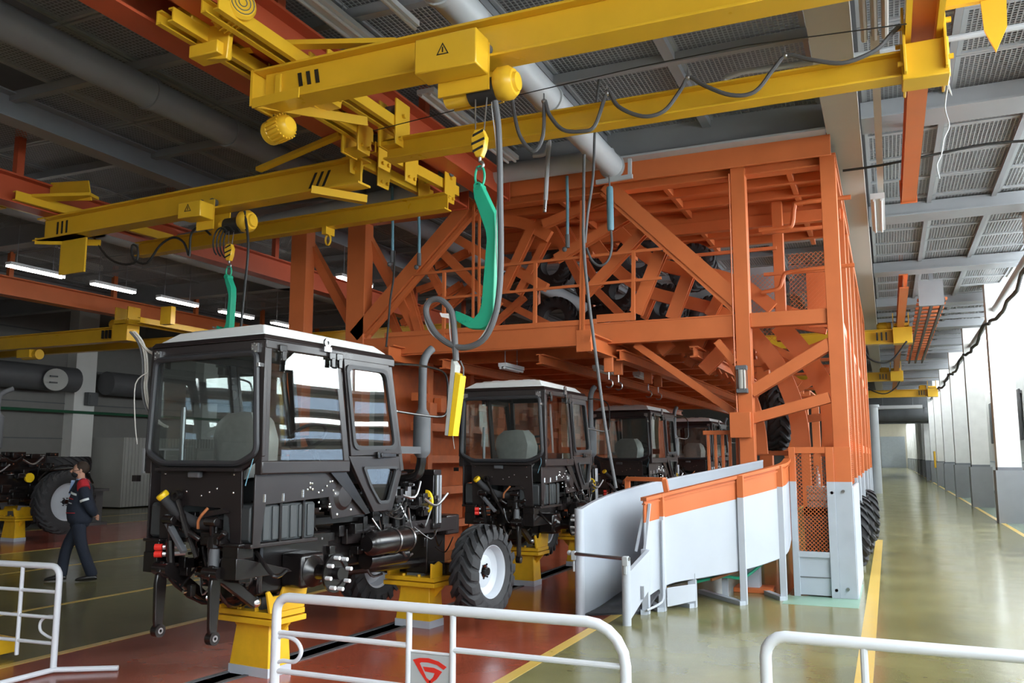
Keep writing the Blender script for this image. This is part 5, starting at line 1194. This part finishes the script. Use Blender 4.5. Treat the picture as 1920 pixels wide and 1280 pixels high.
# handle bridge over the chute
h0 = V(-2.47,10.32,1.37); h1_ = V(-3.02,10.55,1.40)
wb(MB().bar(h0,h0+V(-.03,.02,.15),.06,.06).bar(h1_+V(0,0,-.08),h1_+V(.0,0,.12),.06,.06).bar(h0+V(-.03,.02,.15),h1_+V(0,0,.12),.07,.05),'bridge_bar',M['orange'],CH,.004)
# near gate: post, cross bar, low plate
wb(MB().cyl((-2.67,9.21,0),(-2.67,9.21,.70),.048,16).cyl((-2.67,9.21,.70),(-2.67,9.21,.71),.05,16),'gate_post',M['panelw'],CH)
wb(MB().hexa([(-2.66,9.24,.05),(-2.62,9.9,.28),(-2.60,9.9,.28),(-2.64,9.24,.05),(-2.66,9.24,.52),(-2.62,9.9,.66),(-2.60,9.9,.66),(-2.64,9.24,.52)]),'low_plate',M['panelw'],CH)
wb(MB().bar((-2.65,9.22,.54),(-2.61,9.92,.70),.05,.05),'plate_rail',M['panelw'],CH)
wb(MB().bar((-2.60,9.6,.22),(-2.60,9.6,.36),.03,.03),'plate_handle',M['steel'],CH)
for k in (0,.1): wb(MB().bar((-2.66-k,9.95,.7),(-2.60-k*.5,10.0,1.25),.03,.03),'slant_bar',M['panelw'],CH)
wb(MB().cyl((-3.36,9.44,.70),(-2.62,9.17,.70),.020,10),'cross_bar',M['steel'],CH)
wb(MB().cbox((-3.35,9.45,.68),(.05,.08,.10)).cbox((-3.35,9.44,.56),(.02,.03,.12)).sph((-3.41,9.46,.705),.03).cbox((-2.66,9.16,.68),(.06,.08,.10)).cbox((-2.66,9.14,.6),(.03,.03,.12)),'bar_clamps',M['pipe'],CH,.006)
# ================================================================ BARRIERS
def barrier_near():
    t = thing('crowd_barrier','white tubular barrier with a grey sign plate and red emblem','barrier',(-2.55,4.7,0))
    y = 4.7; x0,x1,zt = -3.735,-1.375,.885
    r = .13
    pts = [V(x0,y,.05),V(x0,y,zt-.09)]+[V(x0+.09-.09*math.cos(a),y,zt-.09+.09*math.sin(a)) for a in (.4,.8,1.2,1.57)]
    pts += [V(x1-.22,y,zt)]+[V(x1-.22+.22*math.sin(a),y,zt-.22+.22*math.cos(a)) for a in (.3,.6,.9,1.25,1.57)]+[V(x1,y,.05)]
    wb(MB().tube(pts,.031,14),'outer_frame',M['barrier'],t)
    xa,xb = -2.735,-2.435
    for x in (xa,xb): wb(MB().cyl((x,y,.12),(x,y,zt),.019,12),'upright',M['barrier'],t)
    for a,b,z in ((x0,xa,.66),(x0,xa,.42),(xb,x1,.66),(xb,x1,.42),(x0,x1,.12)): wb(MB().cyl((a,y,z),(b,y,z),.017,10),'rail',M['barrier'],t)
    hp = smoothpath([(x0,y,.615),(x0+.06,y,.64),(x0+.16,y,.62),(x0+.205,y,.555),(x0+.16,y,.49),(x0+.06,y,.485),(x0,y,.46)],5)
    wb(MB().tube(hp,.014,8),'coupling_loop',M['barrier'],t)
    s = wb(MB().box(xa+.012,xb-.012,y-.006,y+.006,.44,.62),'sign_plate',M['cabin'] if False else M['pipe'],t)
    for z in (.43,.63): wb(MB().cyl((xa,y,z),(xb,y,z),.009,8),'sign_rail',M['barrier'],t)
    cx,cz = (xa+xb)/2,.53
    e = MB(); f = lambda u,v,tt: (cx+u,y-.007+tt,cz+v)
    top = [(-.115,.052),(-.07,.066),(-.01,.070),(.06,.057),(.115,.030)]; low = [(.095,.012),(.05,.036),(-.01,.045),(-.055,.043),(-.068,.036)]
    e.prism(top+low,f,-.002,0)
    e.prism([(-.115,.052),(-.068,.036),(-.02,-.045),(.012,-.062),(.0,-.075),(-.012,-.078),(-.07,-.01)],f,-.002,0)
    e.prism([(-.045,.018),(.03,.018),(.085,.000),(.05,-.045),(.005,-.078),(-.004,-.064),(.025,-.035),(.035,-.012),(-.03,-.008)],f,-.002,0)
    wb(e,'emblem',M['red'],s,smooth=False)
    for x in (x0+.3,x1-.3): wb(MB().tube(smoothpath([(x,y-.3,.03),(x,y-.1,.05),(x,y,.10),(x,y+.1,.05),(x,y+.3,.03)],4),.02,8),'foot',M['barrier'],t)
barrier_near()
def barrier_other(label, xe, d, y, zt, yaw_end, feet):
    t = thing('crowd_barrier', label, 'barrier', (xe,y,0))
    L_ = 2.3*d
    pts = [V(xe,y,.05),V(xe,y,zt-.09)]+[V(xe+d*(.09-.09*math.cos(a)),y,zt-.09+.09*math.sin(a)) for a in (.4,.8,1.2,1.57)]+[V(xe+L_-d*.1,y+yaw_end,zt),V(xe+L_,y+yaw_end,zt-.1),V(xe+L_,y+yaw_end,.05)]
    wb(MB().tube(pts,.027,12),'outer_frame',M['barrier'],t)
    for z in feet[0]: wb(MB().cyl((xe,y,z),(xe+L_,y+yaw_end,z),.015,10),'rail',M['barrier'],t)
    for x in (.42,1.9): wb(MB().cyl((xe+d*x,y+yaw_end*x/2.3,.12),(xe+d*x,y+yaw_end*x/2.3,zt),.017,10),'upright',M['barrier'],t)
    return t
bl = barrier_other('white tubular barrier end with splayed foot in front of the walking man',-6.5,-1,5.3,.87,-.15,([.66,.45,.24],))
wb(MB().tube(smoothpath([(-6.5,5.3,.28),(-6.58,5.3,.29),(-6.68,5.3,.33),(-6.69,5.3,.4),(-6.62,5.3,.45),(-6.5,5.3,.46)],5),.012,8),'coupling_loop',M['barrier'],bl)
wb(MB().cyl((-6.5,5.3,.03),(-6.07,5.58,.025),.022,10).cyl((-6.5,5.3,.03),(-6.52,4.75,.025),.022,10),'foot',M['barrier'],bl)
barrier_other('white tubular barrier standing alone beside the aisle yellow line',-.565,1,4.2,.985,-.05,([.3,.6],))
sy = thing('assembly_stand','yellow stand arm showing beside the white barrier with splayed foot','stand',(-8.0,5.35,0))
q = onY(2,1212,5.5); wb(MB().prism([(-.6,-.06),(.05,-.06),(.06,.07),(-.6,.09)],lambda u,v,t:(q.x+u,5.5+t,q.z+v),-.1,.1),'stand_arm',M['stand_yellow'],sy,.004)
wb(MB().box(q.x-.5,q.x-.2,5.35,5.65,0,q.z-.05),'pedestal',M['stand_yellow'],sy,.004)
# ================================================================ HANGING AIR TOOLS AND HOSES
def hang(name,label,cat,pts,r,m,group=None,y=None,n=8):
    P = smoothpath([onY(px,py,y) for px,py in pts],4); return tag(MB().tube(P,r,n).build(name,M[m]),label,cat,group)
hang('drop_pipe','grey drop pipe with a bent top before the tower arch','pipe',[(1000,292),(1022,288),(1030,265),(1027,300),(1023,375)],.035,'pipe',y=11.4)
tag(MB().cyl(onY(1023,372,11.4),onY(1021,398,11.4),.03,10).build('hose_coupling',M['steel']),'steel coupling at the end of the grey drop pipe','coupling')
sb = thing('spring_balancer','slim blue spring balancer hanging under the wide ceiling pipe','spring balancer',tuple(onY(1143,350,11.6)))
a,b = onY(1143,350,11.6),onY(1145,432,11.6)
wb(MB().lathe([(0,0),(.04,0),(.05,.03),(.05,(a-b).length-.03),(.04,(a-b).length),(0,(a-b).length)],b,(a-b).normalized(),14),'cylinder',M['blue'],sb)
wb(MB().cyl(a,onY(1142,325,11.6),.012,8),'rod',M['steel'],sb)
wb(MB().tube(smoothpath([onY(*p,11.6) for p in ((1146,432),(1147,465),(1140,488),(1125,498),(1110,488),(1100,465))],5),.018,8),'hose',M['hose'],sb)
wb(MB().bar(onY(1118,342,11.7),onY(1186,330,11.7),.05,.06).bar(onY(1181,298,11.7),onY(1181,332,11.7),.05,.05),'hanger_frame',M['pipe'],sb)
for k,(x,y0,y1,yy,where) in enumerate(((735,350,470,11.6,'under the crossing pipe beside the orange column'),(785,395,475,11.7,'against the long diagonal of the tower'),(1063,330,440,11.9,'between the grey drop pipe and the blue balancer'))):
    hang('air_hose','pale blue air hose hanging %s' % where,'hose',[(x,y0),(x+1,(y0+y1)//2),(x+1,y1)],.024,'blue',None,yy)
    c = onY(x+1,y1,yy); tag(MB().cyl(c,c-V(0,0,.2),.035,8).sph(c-V(.05,0,.22),.04,8,6).build('air_nozzle',M['dgrey']),'dark nozzle on the blue air hose %s' % where,'nozzle')
hang('hanging_hose','long thin grey hose hanging in front of the tower down to the chute','hose',[(1095,290),(1094,380),(1094,450),(1100,530),(1115,650),(1135,800),(1155,915)],.020,'hose',y=9.9)
hang('hanging_hose','short grey hose hanging from the wide ceiling pipe','hose',[(1124,140),(1118,200),(1115,250),(1112,330),(1102,400),(1097,455)],.018,'hose',y=10.0)
hang('air_line','thin dark line hanging left of the green hook, before the diagonal','hose',[(740,470),(738,520),(732,560),(728,610),(724,650)],.016,'cable',y=11.6)
wbn = thing('wire_bundle','bundle of cream wires hanging at the rear left corner of the first cab','wires',tuple(onY(268,700,5.42)))
for d in (0,5,9): wb(MB().tube(smoothpath([onY(x+d,y,5.42) for x,y in ((244,622),(258,640),(266,665),(268,700),(266,725),(272,760),(290,790),(306,800))],4),.009,6),'wire',M['cream'] if d else M['hose'],wbn)
wb(MB().tube(smoothpath([onY(x,y,5.42) for x,y in ((262,640),(275,655),(289,664))],4),.012,6),'wire',M['cream'],wbn)
for k,pts in enumerate(([(1775,75),(1768,130),(1785,180),(1772,130),(1775,75)],[(1780,150),(1772,200),(1780,235),(1770,260),(1765,290),(1757,310),(1762,335)])):
    hang('loose_wire','pale loose wire dangling from the aisle ceiling %s' % ('in a loop' if k == 0 else 'in a long tangle'),'wire',pts,.006,'pipe',y=9.0)
hang('roof_cable','black cable slung across under the aisle ceiling to the window wall','cable',[(1580,320),(1650,310),(1750,290),(1850,270),(1960,262)],.02,'cable',y=13.5)
tag(MB().bar(onY(1105,640,11.0),onY(1108,625,11.0),.02,.02).build('end_stop',M['orange']),'small orange end stop on the monorail','stop')
# ================================================================ WALKING MAN
def person():
    base = V(-10.93,9.2,0)
    T = thing('person','man in navy work jacket with red shoulders and black mask, hands behind back','person',tuple(base),0)
    # local frame: facing +f; body built with facing along local -x then turned
    face = math.atan2(-_sy,-_cy)+math.radians(24)     # image left, slightly towards the camera
    R = Matrix.Rotation(face,4,'Z')
    # local: +x forward, +y to his left, z up
    def skin_obj(name, verts, edges, m, sub=2, root=0):
        me = bpy.data.meshes.new(name); me.from_pydata([v[:3] for v in verts],edges,[])
        o = bpy.data.objects.new(name,me); COL.objects.link(o); o.parent = T; o.rotation_euler = (0,0,face)
        md = o.modifiers.new('skin','SKIN'); md.use_smooth_shade = True
        for i,v in enumerate(verts):
            rx = v[3]; ry = v[4] if len(v) > 4 else rx
            me.skin_vertices[0].data[i].radius = (rx,ry); me.skin_vertices[0].data[i].use_root = (i == root)
        s = o.modifiers.new('sub','SUBSURF'); s.levels = sub; s.render_levels = sub
        me.materials.append(M[m]); return o
    # body: pelvis root, spine, head, arms (behind back), legs mid-stride
    v = [(0,0,.90,.10),(0,0,1.08,.11),(.01,0,1.25,.11),(.0,0,1.37,.07),(.02,0,1.45,.055),(.045,0,1.52,.07),(.05,0,1.60,.088),(.045,0,1.67,.075),
         (-.01,.16,1.36,.045),(-.09,.23,1.12,.045),(-.17,.14,.96,.036),(-.20,.05,.93,.03),
         (-.01,-.16,1.36,.045),(-.09,-.23,1.12,.045),(-.17,-.14,.95,.036),(-.20,-.04,.92,.03),
         (.01,.08,.84,.06),(-.05,.10,.48,.05),(-.20,.10,.10,.045),
         (.01,-.08,.84,.06),(.16,-.10,.48,.05),(.20,-.10,.09,.045)]
    e = [(0,1),(1,2),(2,3),(3,4),(4,5),(5,6),(6,7),(3,8),(8,9),(9,10),(10,11),(3,12),(12,13),(13,14),(14,15),(0,16),(16,17),(17,18),(0,19),(19,20),(20,21)]
    body = skin_obj('body',v,e,'skin')
    def P(mb,name,m,sub=0,bev=0):
        o = mb.build(name,M[m],T,bev); o.rotation_euler = (0,0,face)
        if sub: s = o.modifiers.new('sub','SUBSURF'); s.levels = sub; s.render_levels = sub
        return o
    def loft(rows, n=16, cap=True):
        b = MB()
        for (cx,cy,z,rx,ry) in rows:
            for k in range(n):
                a = 2*math.pi*k/n; b.v.append((cx+rx*math.cos(a),cy+ry*math.sin(a),z))
        for i in range(len(rows)-1):
            for k in range(n): b.f.append((i*n+k,i*n+(k+1)%n,(i+1)*n+(k+1)%n,(i+1)*n+k))
        if cap: b.f += [tuple(reversed(range(n))),tuple((len(rows)-1)*n+k for k in range(n))]
        return b
    jk = loft([(.0,0,.80,.165,.215),(.01,0,.90,.175,.215),(.025,0,1.02,.18,.205),(.02,0,1.15,.165,.205),(.0,0,1.28,.145,.215),(-.01,0,1.37,.115,.20),(-.005,0,1.42,.085,.13),(.005,0,1.46,.07,.085)],20)
    j = P(jk,'jacket','navy',1)
    for s in (1,-1):
        P(MB().tube([(-.01,s*.17,1.385),(-.03,s*.215,1.30),(-.08,s*.245,1.14),(-.11,s*.235,1.08),(-.16,s*.17,.99),(-.19,s*.09,.945)],[.07,.082,.075,.072,.06,.05],14),'sleeve','navy',1)
        P(MB().tube([(-.005,s*.10,1.425),(-.01,s*.165,1.40),(-.025,s*.215,1.33)],[.06,.083,.089],14),'red_shoulder','redcloth')
        c = V(-.105,s*.243,1.11); P(MB().tube([(-.055,s*.238,1.185),(-.064,s*.242,1.155)],.0785 if True else .08,14),'sleeve_strip','reflective')
        # hand with fingers clasped behind
        hp = [( -.205,s*.055,.925)]
        for q in range(4): P(MB().tube([(-.205,s*.05,.935-.018*q),(-.235,s*.02,.93-.018*q),(-.238,-s*.012,.925-.018*q),(-.228,-s*.03,.92-.018*q)],[.011,.010,.009,.007],7),'finger','skin')
        P(MB().tube([(-.19,s*.05,.95),(-.20,s*.015,.965),(-.215,-s*.01,.96)],[.012,.011,.008],7),'thumb','skin')
    # chest details on the side seen: reflective strip, red piping, pocket, lettering patch
    def patch(az0,az1,z0,z1,rx,ry,name,m):
        b = MB(); n=6
        for i in range(n+1):
            a = az0+(az1-az0)*i/n; zz = (z0+(z1-z0)*i/n)
            for dz in (0,1):
                for k in (1.0,1.03): b.v.append((.015+rx*k*math.cos(a),ry*k*math.sin(a),zz[dz] if isinstance(zz,tuple) else zz+dz*.0))
        return b
    def strip(az0,az1,z0,z1,h,name,m,rx,ry,cx=.02):
        b = MB(); n=7
        for i in range(n+1):
            f = i/n; a = az0+(az1-az0)*f; z = z0+(z1-z0)*f
            for k,dz in ((1.0,-h/2),(1.035,-h/2),(1.035,h/2),(1.0,h/2)): b.v.append((cx+rx*k*math.cos(a),ry*k*math.sin(a),z+dz))
        for i in range(n):
            for k in range(4): b.f.append((4*i+k,4*i+(k+1)%4,4*i+4+(k+1)%4,4*i+4+k))
        b.f += [(3,2,1,0),(4*n,4*n+1,4*n+2,4*n+3)]
        return P(b,name,m)
    strip(.35,1.15,1.275,1.245,.03,'chest_strip','reflective',.148,.213,.003); strip(.35,.95,1.20,1.18,.012,'red_piping','redcloth',.160,.207,.012); strip(.3,1.3,.985,.985,.010,'red_piping','redcloth',.178,.207,.02)
    strip(.55,.9,1.13,1.12,.015,'name_patch','reflective',.166,.205,.018)
    P(loft([(.045,0,1.385,.075,.07),(.035,0,1.43,.068,.066),(.025,0,1.475,.062,.066)],14),'shirt_collar','shirt')
    P(MB().prism([(-.05,1.45),(.05,1.45),(.0,1.24)],lambda u,v,t:(.02+.115*(1.0 if v > 1.3 else 1.22)*1.0+t,u,v),-.03,.018),'shirt_front','shirt')
    for s in (1,-1): P(MB().prism([(s*.03,1.46),(s*.085,1.45),(s*.08,1.36),(s*.02,1.26)],lambda u,v,t:(.03+.10*(1.46-v)/.2+.035+t,u,v),-.02,.02),'lapel','navy',0,.004)
    # trousers
    hip = loft([(.02,0,.74,.13,.175),(.0,0,.84,.14,.185),(.0,0,.93,.13,.175)],16); P(hip,'trouser_seat','navy',1)
    for s,knee,ank in ((1,(-.05,.10,.48),(-.20,.10,.07)),(-1,(.17,-.10,.47),(.21,-.10,.06))):
        P(MB().tube([(.01,s*.085,.86),(.01,s*.09,.76),((knee[0]+.01)/2+.01,s*.095,.62),knee,((knee[0]+ank[0])/2,s*.10,.27),(ank[0],ank[1],.11),ank],[.10,.10,.092,.08,.078,.082,.085],14),'trouser_leg','navy',1)
        b = MB(); rows = [(-.10,.035,.03),(-.06,.048,.05),(.02,.05,.05),(.10,.052,.035),(.17,.045,.025),(.20,.025,.015)]
        for (x,w,h) in rows:
            for k in range(10):
                a = 2*math.pi*k/10; b.v.append((ank[0]+.02+x,ank[1]+w*math.cos(a),.01+max(-.01,h*(1+math.sin(a)))))
        for i in range(len(rows)-1):
            for k in range(10): b.f.append((i*10+k,i*10+(k+1)%10,(i+1)*10+(k+1)%10,(i+1)*10+k))
        b.f += [tuple(reversed(range(10))),tuple(50+k for k in range(10))]
        P(b,'shoe','shoe',1)
    # head details
    P(MB().sph((.018,0,1.632),.098,16,10,(.98,.92,.98)),'hair','hair')
    hd = MB().sph((.062,0,1.585),.088,16,12,(.98,.86,1.28)); P(hd,'face','skin')
    P(MB().tube([(.145,0,1.605),(.168,0,1.575),(.150,0,1.56)],[.012,.017,.012],8),'nose','skin')
    for s in (1,-1):
        P(MB().sph((.035,s*.083,1.585),.026,10,8,(.8,.35,1.2)),'ear','skin'); P(MB().sph((.136,s*.034,1.613),.011,8,6,(.6,1,.6)),'eye','hair')
        P(MB().tube([(.142,s*.015,1.63),(.140,s*.035,1.635),(.128,s*.055,1.628)],.005,5),'eyebrow','hair')
        P(MB().tube([(.12,s*.055,1.585),(.07,s*.085,1.595),(.035,s*.088,1.60)],.004,5),'mask_strap','maskm')
    P(MB().sph((.090,0,1.54),.070,14,10,(.98,1.0,.80)),'face_mask','maskm')
person()
